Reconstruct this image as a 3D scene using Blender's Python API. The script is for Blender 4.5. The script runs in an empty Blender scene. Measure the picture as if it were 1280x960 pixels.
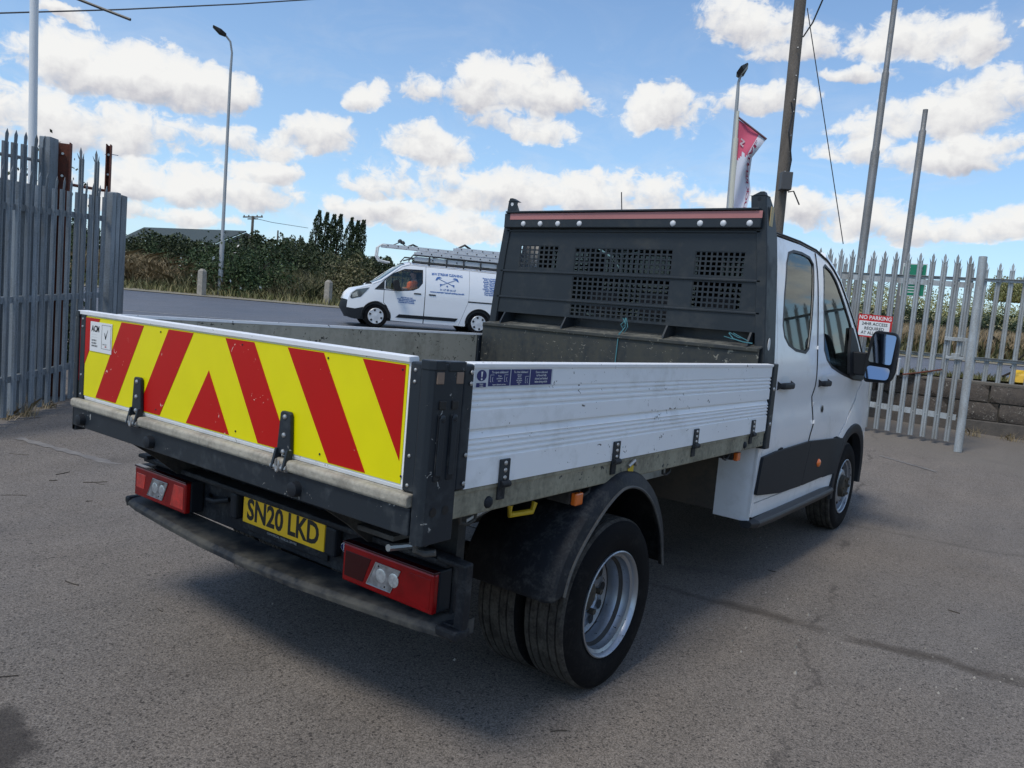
import bpy, math, random
import numpy as np
from mathutils import Vector, Matrix
from mathutils.geometry import delaunay_2d_cdt
random.seed(5); rng = np.random.default_rng(5)
SC = bpy.context.scene; COL = SC.collection
PI = math.pi; R = math.radians

# ------------------------------------------------------------------ camera
CAM = np.array([-1.5831, -2.5294, 1.4706]); YAW, PITCH, ROLL, FOC = .64379, -.08818, .08609, 969.39
def cam_axes():
    d = np.array([math.cos(PITCH)*math.cos(YAW), math.cos(PITCH)*math.sin(YAW), math.sin(PITCH)])
    s = np.array([math.sin(YAW), -math.cos(YAW), 0]); u = np.cross(s, d)
    return s*math.cos(ROLL)+u*math.sin(ROLL), -s*math.sin(ROLL)+u*math.cos(ROLL), d
S_, U_, D_ = cam_axes()
cd = bpy.data.cameras.new('camera'); cam = bpy.data.objects.new('camera', cd); COL.objects.link(cam)
cd.sensor_width = 36; cd.lens = FOC/1280*36; cd.clip_end = 6000; cd.clip_start = .05
m = Matrix.Identity(4)
for i in range(3): m[i][0], m[i][1], m[i][2], m[i][3] = S_[i], U_[i], -D_[i], CAM[i]
cam.matrix_world = m; SC.camera = cam
def ray(px, py): return D_+S_*(px-640)/FOC-U_*(py-480)/FOC
def at(px, py, dist):
    r = ray(px, py); return Vector(CAM+r*dist/math.hypot(r[0], r[1]))
AN = .726
GN = [-50, 6.2, 8.2, 10, 19, 24, 36, 70, 600]; GZ = [0, 0, .14, .24, .70, .86, 1.27, 2.4, 20]
def ground_n(x, y): return (x-CAM[0])*math.cos(AN)+(y-CAM[1])*math.sin(AN)
def g(x, y): return np.interp(ground_n(x, y), GN, GZ)
def gp(px, py):                     # where the line of sight meets the sloping ground
    r = ray(px, py); t = 1.0
    while t < 400:
        p = CAM+r*t
        if p[2] <= g(p[0], p[1]): break
        t += .01
    return Vector(p)
def gd(px, dist):                   # ground point at a bearing and a distance
    p = at(px, 400, dist); p.z = g(p.x, p.y); return p

# ------------------------------------------------------------------ render look, sky and sun
SC.view_settings.view_transform = 'Standard'; SC.view_settings.look = 'None'
SC.view_settings.exposure = .22; SC.view_settings.gamma = 1
SUN_AZ, SUN_EL = R(176), R(60)     # direction towards the sun: behind the truck
w = bpy.data.worlds.new('World'); SC.world = w; w.use_nodes = True
NT = w.node_tree; NT.nodes.clear()
class NB:                          # tiny node-expression helper
    def __init__(s, nt): s.nt = nt
    def n(s, typ, **kw):
        o = s.nt.nodes.new(typ)
        for k, v in kw.items(): setattr(o, k, v)
        return o
    def put(s, sock, v):
        if isinstance(v, bpy.types.NodeSocket): s.nt.links.new(v, sock)
        elif v is not None: sock.default_value = v
    def m(s, op, a, b=None, c=None, clamp=False):
        o = s.n('ShaderNodeMath', operation=op, use_clamp=clamp)
        s.put(o.inputs[0], a); s.put(o.inputs[1], b)
        if c is not None: s.put(o.inputs[2], c)
        return o.outputs[0]
    def noise(s, vec, scale, detail=4, rough=.5, dist=0, dim='3D'):
        o = s.n('ShaderNodeTexNoise', noise_dimensions=dim)
        if vec is not None: s.put(o.inputs['Vector'], vec)
        o.inputs['Scale'].default_value = scale; o.inputs['Detail'].default_value = detail
        o.inputs['Roughness'].default_value = rough; o.inputs['Distortion'].default_value = dist
        return o.outputs['Fac']
    def voro(s, vec, scale, feature='F1', out='Distance'):
        o = s.n('ShaderNodeTexVoronoi', feature=feature)
        if vec is not None: s.put(o.inputs['Vector'], vec)
        o.inputs['Scale'].default_value = scale
        return o.outputs[out]
    def ramp(s, v, stops, interp='LINEAR'):
        o = s.n('ShaderNodeValToRGB'); s.put(o.inputs[0], v); e = o.color_ramp.elements
        o.color_ramp.interpolation = interp
        while len(e) < len(stops): e.new(.5)
        for q, (p, c) in zip(e, stops):
            q.position = p; q.color = (c, c, c, 1) if isinstance(c, (int, float)) else (*c, 1)
        return o.outputs[0]
    def mix(s, f, a, b, typ='MIX'):
        o = s.n('ShaderNodeMixRGB', blend_type=typ)
        s.put(o.inputs[0], f)
        for i, v in ((1, a), (2, b)): s.put(o.inputs[i], (*v, 1) if isinstance(v, tuple) and len(v) == 3 else v)
        return o.outputs[0]
    def vm(s, op, a, b=None):
        o = s.n('ShaderNodeVectorMath', operation=op); s.put(o.inputs[0], a)
        if b is not None: s.put(o.inputs[1] if op != 'SCALE' else o.inputs[3], b)
        return o.outputs[0]
    def sep(s, v):
        o = s.n('ShaderNodeSeparateXYZ'); s.put(o.inputs[0], v); return o.outputs
    def comb(s, x, y, z):
        o = s.n('ShaderNodeCombineXYZ')
        for i, v in enumerate((x, y, z)): s.put(o.inputs[i], v)
        return o.outputs[0]
B = NB(NT)
sky = B.n('ShaderNodeTexSky', sky_type='NISHITA'); sky.sun_disc = False
sky.sun_elevation = SUN_EL; sky.sun_rotation = PI/2-SUN_AZ
sky.air_density = 1.0; sky.dust_density = .3; sky.ozone_density = 2.0
tc = B.n('ShaderNodeTexCoord').outputs['Generated']
xyz = B.sep(tc)
az = B.m('ARCTAN2', xyz[1], xyz[0]); el = B.m('ARCSINE', xyz[2])
# cumulus: (px, py, half width, half height) of each bank as seen from the yard
CL = [(150,95,150,45),(60,72,60,36),(250,108,60,26),(130,165,190,42),(40,130,90,30),(290,178,80,26),(395,172,62,26),(262,237,150,32),(170,232,80,34),(330,215,60,16),
 (200,268,90,16),(455,124,34,24),(620,122,95,46),(560,118,45,30),(700,130,60,26),(640,160,70,22),(548,192,62,24),(600,240,170,32),(520,272,110,26),(760,235,150,28),
 (450,262,60,20),(830,142,66,36),(790,255,150,26),(925,32,75,34),(1000,60,70,26),(960,130,60,26),(1150,48,105,32),(1060,95,50,16),(1215,62,50,24),(1140,155,120,34),(1240,130,80,40),(1060,185,60,20),(1190,205,90,22),
 (1240,185,70,22),(1075,270,120,30),(1180,285,140,22),(1010,262,60,22),(1300,275,90,22),(900,255,60,22),(560,288,90,16),(1270,30,30,10),(95,22,40,10),(20,225,60,40)]
nv = B.comb(az, el, 0.0)
def wob(sc, amp, seed):
    v = B.vm('ADD', nv, (seed, seed*1.7, 0)); f = B.noise(v, sc, 5, .55, 0, '2D'); return B.m('MULTIPLY', B.m('SUBTRACT', f, .5), amp)
az2 = B.m('ADD', az, wob(9, .10, 3.1)); el2 = B.m('ADD', el, wob(11, .05, 7.7))
field = None; shade = None
for (px, py, rx, ry) in CL:
    r = ray(px, py); r = r/np.linalg.norm(r); a0 = math.atan2(r[1], r[0]); e0 = math.asin(r[2])
    r1 = ray(px+rx, py); a1 = math.atan2(r1[1], r1[0]); r2 = ray(px, py-ry); r2 = r2/np.linalg.norm(r2); e1 = math.asin(r2[2])
    ra, re = abs(a1-a0)*1.12, abs(e1-e0)*1.15
    # the banks follow the tilt of the camera, the wobble hides it
    dx = B.m('MULTIPLY', B.m('SUBTRACT', az2, a0), 1/ra); dy = B.m('MULTIPLY', B.m('SUBTRACT', el2, e0), 1/re)
    up = B.m('MULTIPLY', B.m('MINIMUM', dy, 0.0), .45)                 # flatter bases
    q = B.m('ADD', B.m('MULTIPLY', dx, dx), B.m('MULTIPLY', B.m('ADD', dy, up), B.m('ADD', dy, up)))
    f = B.m('SUBTRACT', 1.0, q)
    fp = B.m('MAXIMUM', f, 0.0)
    wv = B.m('MULTIPLY', fp, dy)
    if field is None: field, shade, tot = f, wv, fp
    else: field, shade, tot = B.m('SMOOTH_MAX', field, f, .3), B.m('ADD', shade, wv), B.m('ADD', tot, fp)
shade = B.m('DIVIDE', shade, B.m('ADD', tot, .25))
# beyond the view the sky goes on with clouds of the same kind
gen = B.m('MULTIPLY', B.m('SUBTRACT', B.noise(B.comb(B.m('MULTIPLY', az, 1.3), B.m('MULTIPLY', el, 3.2), 2.0), 2.6, 7, .55), .545), 9.0)
dot = B.vm('DOT_PRODUCT', tc, tuple(D_)); dotn = dot.node.outputs['Value']
outm = B.ramp(dotn, [(.70, 1.0), (.80, 0.0)])
field = B.m('ADD', B.m('MULTIPLY', field, B.m('SUBTRACT', 1.0, outm)), B.m('MULTIPLY', gen, outm))
fb1 = B.noise(nv, 15, 8, .58, .0, '2D'); fb2 = B.noise(B.vm('ADD', nv, (.004, .014, 0)), 15, 4, .5, .0, '2D')
fb3 = B.noise(B.vm('MULTIPLY', nv, (1, 1.5, 1)), 42, 6, .62, .6, '2D')
dens = B.m('ADD', B.m('ADD', field, B.m('MULTIPLY', B.m('SUBTRACT', fb1, .5), 2.9)), B.m('MULTIPLY', B.m('SUBTRACT', fb3, .5), 1.3))
alpha = B.ramp(B.m('MULTIPLY', dens, .5), [(.0, 0.0), (.08, .16), (.18, .62), (.28, .90), (.46, 1.0)])
relief = B.m('ADD', B.m('MULTIPLY', B.m('SUBTRACT', fb1, fb2), 1.1), B.m('MULTIPLY', B.m('SUBTRACT', fb3, .5), .30))
veil = B.m('MULTIPLY', B.ramp(B.noise(B.vm('MULTIPLY', nv, (1, 2.6, 1)), 6.5, 7, .62, .5, '2D'), [(.46, 0.0), (.74, .42)]), B.ramp(el, [(.02, 1.0), (.28, .35), (.45, 0.0)]))
alpha = B.m('MAXIMUM', alpha, veil)
lum = B.m('ADD', B.m('ADD', B.m('MULTIPLY', shade, .62), .80), relief)
big = B.m('MULTIPLY', B.m('SUBTRACT', B.noise(nv, 7, 3, .5, 0, '2D'), .5), .35)
lum = B.m('ADD', lum, big)
ccol = B.ramp(lum, [(.33, (.40, .41, .45)), (.52, (.52, .52, .555)), (.72, (.66, .66, .67)), (.95, (.78, .78, .77))])
SKYK = .092
skyc = B.mix(1.0, B.mix(1.0, sky.outputs[0], (SKYK, SKYK, SKYK), 'MULTIPLY'), (1.22, 1.45, 1.62), 'MULTIPLY')
hz = B.ramp(el, [(.0, .85), (.18, .45), (.45, .12), (.9, 0.0)])
skyc = B.mix(B.m('MULTIPLY', hz, .6), skyc, (.46, .62, .78))
skyc = B.mix(alpha, skyc, ccol)
bg = B.n('ShaderNodeBackground'); B.put(bg.inputs[0], skyc); bg.inputs[1].default_value = 1.0
wo = B.n('ShaderNodeOutputWorld'); NT.links.new(bg.outputs[0], wo.inputs[0])
sl = bpy.data.lights.new('sun', 'SUN'); sl.energy = 1.9; sl.angle = R(16); sl.color = (1, .93, .82)
so = bpy.data.objects.new('sun', sl); COL.objects.link(so); so.location = (5, 0, 20)
so.rotation_euler = Vector((-math.cos(SUN_AZ)*math.cos(SUN_EL), -math.sin(SUN_AZ)*math.cos(SUN_EL), -math.sin(SUN_EL))).to_track_quat('-Z', 'Y').to_euler()

# ------------------------------------------------------------------ materials
MATS = {}
def mat(name, col, rough=.6, metal=0, dirt=None, dirt_amt=.5, dirt_scale=6, bump=0, bump_scale=60, spec=.5, coat=0, streak=False, vary=0, vary_scale=3, flecks=None, fleck_amt=.62, rand=0):
    if name in MATS: return MATS[name]
    M = bpy.data.materials.new(name); M.use_nodes = True; nt = M.node_tree; b = NB(nt); P = nt.nodes['Principled BSDF']
    P.inputs['Roughness'].default_value = rough; P.inputs['Metallic'].default_value = metal
    P.inputs['Specular IOR Level'].default_value = spec; P.inputs['Coat Weight'].default_value = coat; P.inputs['Coat Roughness'].default_value = .06
    v = b.n('ShaderNodeTexCoord').outputs['Object']; c = (*col, 1)
    if vary:
        f = b.noise(v, vary_scale, 4); f = b.ramp(f, [(.3, 1-vary), (.7, 1+vary)])
        c = b.mix(1.0, c, f, 'MULTIPLY')
    if rand:
        rn = b.n('ShaderNodeObjectInfo').outputs['Random']; c = b.mix(1.0, c, b.ramp(rn, [(0, 1-rand), (1, 1+rand)]), 'MULTIPLY')
    if dirt:
        vv = v
        if rand: vv = b.vm('ADD', v, b.comb(0.0, 0.0, b.m('MULTIPLY', rn, 37.0)))
        if streak: vv = b.vm('MULTIPLY', vv, (1, 1, .18))
        f = b.noise(vv, dirt_scale, 7, .65, .4); f2 = b.noise(v, dirt_scale*7, 4, .6)
        f = b.m('ADD', f, b.m('MULTIPLY', b.m('SUBTRACT', f2, .5), .5))
        lo = .75-dirt_amt*.5
        f = b.ramp(f, [(max(lo-.12, 0), 0.0), (lo+.14, 1.0)])
        c = b.mix(b.m('MULTIPLY', f, min(1, .35+dirt_amt*.6)), c, (*dirt, 1))
        nt.links.new(b.m('ADD', b.m('MULTIPLY', f, (.85-rough)*.8), rough), P.inputs['Roughness'])
    if flecks:
        f = b.noise(v, 38, 3, .55, 1.0); f2 = b.noise(v, 5, 2)
        f = b.ramp(b.m('ADD', f, b.m('MULTIPLY', f2, .25)), [(fleck_amt+.17, 0.0), (fleck_amt+.19, 1.0)])
        c = b.mix(f, c, (*flecks, 1))
    if isinstance(c, tuple): P.inputs['Base Color'].default_value = c
    else: nt.links.new(c, P.inputs['Base Color'])
    if bump:
        bn = b.n('ShaderNodeBump'); bn.inputs['Strength'].default_value = bump; bn.inputs['Distance'].default_value = .01
        nt.links.new(b.noise(v, bump_scale, 5, .6), bn.inputs['Height']); nt.links.new(bn.outputs[0], P.inputs['Normal'])
    MATS[name] = M; return M
def glass(name, tint=(.25, .30, .30), base=.06):
    if name in MATS: return MATS[name]
    M = bpy.data.materials.new(name); M.use_nodes = True; nt = M.node_tree; nt.nodes.clear(); b = NB(nt)
    t = b.n('ShaderNodeBsdfTransparent'); t.inputs[0].default_value = (*tint, 1)
    gl = b.n('ShaderNodeBsdfGlossy'); gl.inputs['Roughness'].default_value = .02; gl.inputs[0].default_value = (.80, .86, .84, 1)
    fr = b.n('ShaderNodeFresnel'); fr.inputs[0].default_value = 1.5
    mx = b.n('ShaderNodeMixShader'); nt.links.new(b.m('ADD', b.m('MULTIPLY', fr.outputs[0], 1.0), base, clamp=True), mx.inputs[0])
    nt.links.new(t.outputs[0], mx.inputs[1]); nt.links.new(gl.outputs[0], mx.inputs[2])
    o = b.n('ShaderNodeOutputMaterial'); nt.links.new(mx.outputs[0], o.inputs[0]); MATS[name] = M; return M
def leafmat(name, c1, c2, c3=None, trans=.25, rough=.6):
    if name in MATS: return MATS[name]
    M = bpy.data.materials.new(name); M.use_nodes = True; nt = M.node_tree; b = NB(nt); P = nt.nodes['Principled BSDF']
    ge = b.n('ShaderNodeNewGeometry').outputs['Random Per Island']; v = b.n('ShaderNodeTexCoord').outputs['Object']
    f = b.m('ADD', b.m('MULTIPLY', ge, .6), b.m('MULTIPLY', b.noise(v, .7, 3), .6))
    st = [(.25, c1), (.75, c2)]
    if c3: st = [(.2, c1), (.6, c2), (.92, c3)]
    nt.links.new(b.ramp(f, st), P.inputs['Base Color']); P.inputs['Roughness'].default_value = rough
    P.inputs['Specular IOR Level'].default_value = .3; P.inputs['Subsurface Weight'].default_value = 0
    MATS[name] = M; return M
WHITE = mat('white_paint', (.86, .87, .88), .28, coat=.6, dirt=(.42, .39, .33), dirt_amt=.14, dirt_scale=1.6, vary=.02)
BOARD = mat('dropside_white', (.86, .87, .88), .38, dirt=(.45, .44, .40), dirt_amt=.18, dirt_scale=2.2, vary=.02, flecks=(.12, .11, .10), fleck_amt=.65)
VANW = mat('van_white', (.80, .82, .84), .25, coat=.5)
BLK = mat('black_plastic', (.014, .017, .022), .55, vary=.1, spec=.25)
BLKD = mat('dirty_black_plastic', (.012, .014, .018), .55, dirt=(.10, .10, .095), dirt_amt=.30, dirt_scale=13, bump=.15, spec=.25)
STEP = mat('step_plastic', (.018, .022, .028), .6, dirt=(.15, .14, .115), dirt_amt=.45, dirt_scale=3.0, spec=.3, bump=.15)
DKM = mat('charcoal_steel', (.016, .022, .029), .42, spec=.35, dirt=(.11, .12, .12), dirt_amt=.16, dirt_scale=4, flecks=(.34, .34, .32), fleck_amt=.66)
HDB = mat('headboard_steel', (.018, .024, .030), .45, spec=.4, dirt=(.075, .08, .075), dirt_amt=.24, dirt_scale=2.5, vary=.08)
HDL = mat('headboard_steel_worn', (.020, .024, .026), .5, dirt=(.065, .066, .052), dirt_amt=.5, dirt_scale=5, flecks=(.22, .21, .17), fleck_amt=.62, streak=True)
BEIGE = mat('galvanised_dirty', (.32, .295, .215), .7, dirt=(.10, .092, .065), dirt_amt=.55, dirt_scale=7, streak=True, bump=.25, flecks=(.05, .048, .045), fleck_amt=.60)
SILL = mat('sill_dirty', (.40, .37, .30), .75, dirt=(.15, .135, .11), dirt_amt=.45, dirt_scale=9, bump=.3)
LINER = mat('inner_board_dirty', (.47, .43, .34), .75, dirt=(.21, .19, .14), dirt_amt=.40, dirt_scale=4, streak=True, flecks=(.07, .065, .05), fleck_amt=.60, bump=.2)
DECK = mat('deck_floor', (.20, .19, .16), .8, dirt=(.09, .085, .07), dirt_amt=.5, dirt_scale=3, bump=.4)
CHAS = mat('chassis_dark', (.02, .02, .02), .7, dirt=(.09, .08, .065), dirt_amt=.4, dirt_scale=6, bump=.3)
CHW = mat('chassis_white', (.55, .57, .56), .6, dirt=(.16, .13, .09), dirt_amt=.42, dirt_scale=3)
YEL = mat('fluorescent_yellow', (.78, .70, .0), .4, spec=.3, vary=.03, vary_scale=8)
RED = mat('reflective_red', (.46, .006, .004), .4, spec=.25, vary=.05, flecks=(.7, .55, .45), fleck_amt=.68)
PLATE = mat('plate_yellow', (.92, .56, .015), .35, dirt=(.4, .28, .1), dirt_amt=.12)
INK = mat('ink_black', (.008, .008, .009), .5)
LENS = mat('lens_red', (.30, .002, .004), .2, coat=.15, spec=.3, vary=.25, vary_scale=14)
LENSD = mat('lens_dark_red', (.05, .002, .004), .2, coat=.15, spec=.3)
CLEAR = mat('lens_clear', (.42, .42, .42), .15, coat=.6, vary=.5, vary_scale=34, metal=.5)
ORANGE = mat('lens_orange', (.75, .16, .02), .25, coat=.6)
TYRE = mat('tyre_rubber', (.007, .007, .008), .8, spec=.12, dirt=(.04, .037, .034), dirt_amt=.2, dirt_scale=9, bump=.1)
TREAD = mat('tyre_tread', (.032, .029, .026), .9, spec=.2, dirt=(.10, .092, .08), dirt_amt=.5, dirt_scale=14, bump=.2)
RIM = mat('rim_silver', (.36, .39, .43), .35, .8, dirt=(.05, .045, .04), dirt_amt=.20, dirt_scale=10, flecks=(.03, .03, .03), fleck_amt=.62)
HUB = mat('hub_rust', (.075, .062, .045), .8, dirt=(.02, .018, .015), dirt_amt=.5, dirt_scale=20)
STEEL = mat('bare_steel', (.45, .45, .44), .4, .8)
PINK = mat('faded_red_tape', (.42, .17, .16), .5, vary=.08)
CAPW = mat('bolt_cap', (.62, .64, .66), .35)
BLUE = mat('sticker_blue', (.012, .018, .13), .4)
STKW = mat('sticker_white', (.74, .75, .74), .4)
STKG = mat('sticker_grey_print', (.30, .31, .31), .5)
YELP = mat('yellow_paint', (.62, .42, .02), .5)
TEAL = mat('teal_rope', (.06, .19, .22), .85)
SEAT = mat('seat_fabric', (.035, .037, .042), .9)
GLS = glass('cab_glass', (.20, .25, .24), .0)
GLD = glass('van_glass', (.85, .90, .90), .02)
MIRR = mat('mirror_glass', (.30, .34, .40), .03, 1)
GALV = mat('galvanised', (.37, .40, .41), .55, .25, dirt=(.21, .20, .175), dirt_amt=.45, dirt_scale=9, streak=True, vary=.12, rand=.16)
GALVB = mat('galvanised_blue', (.215, .245, .27), .55, .25, dirt=(.13, .14, .14), dirt_amt=.45, dirt_scale=9, streak=True, vary=.12, rand=.2)
RUST = mat('rusty_iron', (.16, .045, .025), .85, dirt=(.05, .03, .022), dirt_amt=.5, dirt_scale=8, bump=.3)
LAMPG = mat('lamp_column_grey', (.34, .36, .37), .55, .3, dirt=(.22, .22, .21), dirt_amt=.3, streak=True)
WOOD = mat('weathered_wood', (.17, .145, .12), .9, dirt=(.07, .06, .05), dirt_amt=.55, dirt_scale=9, streak=True, bump=.6, bump_scale=30)
STONE = mat('wall_stone', (.115, .095, .078), .92, dirt=(.045, .038, .033), dirt_amt=.55, dirt_scale=5, bump=.9, bump_scale=22, vary=.3, vary_scale=1.3, flecks=(.27, .25, .21), fleck_amt=.60)
MORT = mat('wall_mortar', (.10, .092, .08), .95, bump=.5, vary=.2)
CONC = mat('concrete', (.36, .33, .28), .9, dirt=(.20, .18, .15), dirt_amt=.5, dirt_scale=6, bump=.3, bump_scale=40)

# ------------------------------------------------------------------ object and mesh helpers
def tag(o, label=None, cat=None, group=None, kind=None):
    for k, v in (('label', label), ('category', cat), ('group', group), ('kind', kind)):
        if v: o[k] = v
    return o
def thing(name, label, cat, loc=(0, 0, 0), rz=0, group=None):
    o = bpy.data.objects.new(name, None); COL.objects.link(o); o.location = loc; o.rotation_euler = (0, 0, rz); o.empty_display_size = .1
    return tag(o, label, cat, group)
def mkmesh(name, V, F, smooth=False, angle=35):
    me = bpy.data.meshes.new(name); me.from_pydata([tuple(map(float, v)) for v in V], [], F)
    if smooth:
        me.polygons.foreach_set('use_smooth', [True]*len(me.polygons)); me.set_sharp_from_angle(angle=R(angle))
    me.update(); return me
def link(name, me, mats, parent=None, label=None):
    o = bpy.data.objects.new(name, me); COL.objects.link(o)
    if mats is not None and len(me.materials) == 0:
        for m_ in (mats if isinstance(mats, (list, tuple)) else [mats]): me.materials.append(m_)
    if parent: o.parent = parent
    if label: o['label'] = label
    return o
def share(src, parent=None, loc=None, rz=None):
    o = src.copy(); COL.objects.link(o)
    if parent: o.parent = parent
    if loc is not None: o.location = loc
    if rz is not None: o.rotation_euler = (0, 0, rz)
    return o
class MB:
    def __init__(s): s.V = []; s.F = []; s.M = []; s.mi = 0
    def add(s, V, F):
        n = len(s.V); s.V += [tuple(v) for v in V]; s.F += [tuple(i+n for i in f) for f in F]; s.M += [s.mi]*len(F); return s
    def box(s, x0, x1, y0, y1, z0, z1, T=None):
        V = [(x, y, z) for x in (x0, x1) for y in (y0, y1) for z in (z0, z1)]
        if T: V = [T @ Vector(v) for v in V]
        return s.add(V, [(0, 1, 3, 2), (4, 6, 7, 5), (0, 4, 5, 1), (2, 3, 7, 6), (0, 2, 6, 4), (1, 5, 7, 3)])
    def prism(s, pts, a, b, ax='y'):         # polygon extruded along an axis
        n = len(pts); f = {'y': lambda p, t: (p[0], t, p[1]), 'x': lambda p, t: (t, p[0], p[1]), 'z': lambda p, t: (p[0], p[1], t)}[ax]
        V = [f(p, a) for p in pts]+[f(p, b) for p in pts]
        return s.add(V, [tuple(range(n)), tuple(range(2*n-1, n-1, -1))]+[(i, i+n, (i+1) % n+n, (i+1) % n) for i in range(n)])
    def tube(s, P, r, n=8, caps=True):
        P = [Vector(p) for p in P]; rr = r if isinstance(r, (list, tuple)) else [r]*len(P); V = []; F = []; ref = None
        for i, p in enumerate(P):
            t = (P[min(i+1, len(P)-1)]-P[max(i-1, 0)]).normalized()
            if ref is None: ref = Vector((0, 0, 1)) if abs(t.z) < .9 else Vector((1, 0, 0))
            a = t.cross(ref).normalized(); ref = a.cross(t).normalized()
            for k in range(n):
                th = 2*PI*k/n; V.append(p+(a*math.cos(th)+ref*math.sin(th))*rr[i])
        for i in range(len(P)-1):
            for k in range(n): F.append((i*n+k, i*n+(k+1) % n, (i+1)*n+(k+1) % n, (i+1)*n+k))
        if caps: F += [tuple(range(n-1, -1, -1)), tuple(range((len(P)-1)*n, len(P)*n))]
        return s.add(V, F)
    def lathe(s, prof, c, ax='y', n=48, a0=0, a1=2*PI):     # prof: (along, radius)
        V = []; F = []; full = abs(a1-a0-2*PI) < 1e-6; m_ = n if full else n+1
        for (t, r) in prof:
            for k in range(m_):
                th = a0+(a1-a0)*k/n; a, b = r*math.cos(th), r*math.sin(th)
                V.append({'y': (c[0]+a, c[1]+t, c[2]+b), 'z': (c[0]+a, c[1]+b, c[2]+t), 'x': (c[0]+t, c[1]+a, c[2]+b)}[ax])
        for i in range(len(prof)-1):
            for k in range(n):
                k2 = (k+1) % m_; F.append((i*m_+k, i*m_+k2, (i+1)*m_+k2, (i+1)*m_+k))
        return s.add(V, F)
    def dome(s, c, r, h, nrm=(0, 0, 1), n=10):
        nrm = Vector(nrm); q = nrm.to_track_quat('Z', 'Y'); V = []; F = []
        for i, (rr, t) in enumerate([(1, 0), (.86, .55), (.5, .88)]):
            for k in range(n):
                th = 2*PI*k/n; V.append(Vector(c)+q @ Vector((r*rr*math.cos(th), r*rr*math.sin(th), h*t)))
        V.append(Vector(c)+nrm*h)
        for i in range(2):
            for k in range(n): F.append((i*n+k, i*n+(k+1) % n, (i+1)*n+(k+1) % n, (i+1)*n+k))
        for k in range(n): F.append((2*n+k, 2*n+(k+1) % n, 3*n))
        return s.add(V, F)
    def mesh(s, name, smooth=False, angle=35):
        me = mkmesh(name, s.V, s.F, smooth, angle)
        if any(s.M): me.polygons.foreach_set('material_index', s.M)
        return me
    def build(s, name, mats, parent=None, smooth=False, bevel=0, label=None, angle=35, seg=2):
        o = link(name, s.mesh(name, smooth, angle), mats, parent, label)
        if bevel:
            b = o.modifiers.new('bevel', 'BEVEL'); b.width = bevel; b.segments = seg; b.limit_method = 'ANGLE'; b.angle_limit = R(35)
            if smooth: b.harden_normals = False
        return o
def _stuff(s, *a, **k):
    o = s.build(*a, **k); o['kind'] = 'stuff'; return o
MB.stuff = _stuff
def inside(p, poly):
    x, y = p; c = False; n = len(poly); j = n-1
    for i in range(n):
        xi, yi = poly[i]; xj, yj = poly[j]
        if (yi > y) != (yj > y) and x < (xj-xi)*(y-yi)/(yj-yi)+xi: c = not c
        j = i
    return c
def resample(poly, step):
    out = []
    for i, a in enumerate(poly):
        b = poly[(i+1) % len(poly)]; L_ = math.dist(a, b); k = max(1, int(math.ceil(L_/step)))
        for j in range(k): out.append((a[0]+(b[0]-a[0])*j/k, a[1]+(b[1]-a[1])*j/k))
    return out
def rounded(pts, r, n=5):
    out = []; N = len(pts)
    for i in range(N):
        p0, p1, p2 = Vector(pts[i-1]), Vector(pts[i]), Vector(pts[(i+1) % N])
        a = (p0-p1); b = (p2-p1); rr = min(r, a.length*.45, b.length*.45); A = p1+a.normalized()*rr; Bp = p1+b.normalized()*rr
        for k in range(n+1):
            t = k/n; q = A*(1-t)**2+p1*2*t*(1-t)+Bp*t*t; out.append((q.x, q.y))
    return out
def inset(poly, d):
    N = len(poly); ar = sum(poly[i][0]*poly[(i+1) % N][1]-poly[(i+1) % N][0]*poly[i][1] for i in range(N)); sg = 1 if ar > 0 else -1; out = []
    for i in range(N):
        a, b, c = Vector(poly[i-1]), Vector(poly[i]), Vector(poly[(i+1) % N])
        e1 = (b-a).normalized(); e2 = (c-b).normalized(); n1 = Vector((-e1.y, e1.x)); n2 = Vector((-e2.y, e2.x)); n_ = n1+n2
        if n_.length < 1e-6: n_ = n1
        n_.normalize(); k = 1/max(.4, n_.dot(n1)); q = b+n_*d*sg*k; out.append((q.x, q.y))
    return out
def sheet(name, outline, holes, fmap, step, mats, parent=None, thick=0, label=None, flip=False, offset=-1, smooth=True):
    """a bent sheet: polygon with holes in (u,v), mapped to space by fmap"""
    pts = []; edges = []
    for poly in [outline]+holes:
        P_ = resample(poly, step); n0 = len(pts); pts += P_; edges += [(n0+i, n0+(i+1) % len(P_)) for i in range(len(P_))]
    xs = [p[0] for p in outline]; ys = [p[1] for p in outline]; x = min(xs)+step*.5
    while x < max(xs):
        y = min(ys)+step*.5
        while y < max(ys):
            if inside((x, y), outline) and not any(inside((x, y), h) for h in holes) and min(math.dist((x, y), q) for q in pts[:len(pts)]) > step*.45: pts.append((x, y))
            y += step
        x += step
    v, e, f, *_ = delaunay_2d_cdt([Vector(p) for p in pts], edges, [], 0, 1e-6)
    F = []
    for t in f:
        c = ((v[t[0]].x+v[t[1]].x+v[t[2]].x)/3, (v[t[0]].y+v[t[1]].y+v[t[2]].y)/3)
        if inside(c, outline) and not any(inside(c, h) for h in holes): F.append(tuple(t) if not flip else tuple(reversed(t)))
    me = mkmesh(name, [fmap(p.x, p.y) for p in v], F, smooth, 40); o = link(name, me, mats, parent, label)
    if thick:
        s = o.modifiers.new('thick', 'SOLIDIFY'); s.thickness = thick; s.offset = offset
        s = o.modifiers.new('split', 'EDGE_SPLIT'); s.split_angle = R(38)
    return o
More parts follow.
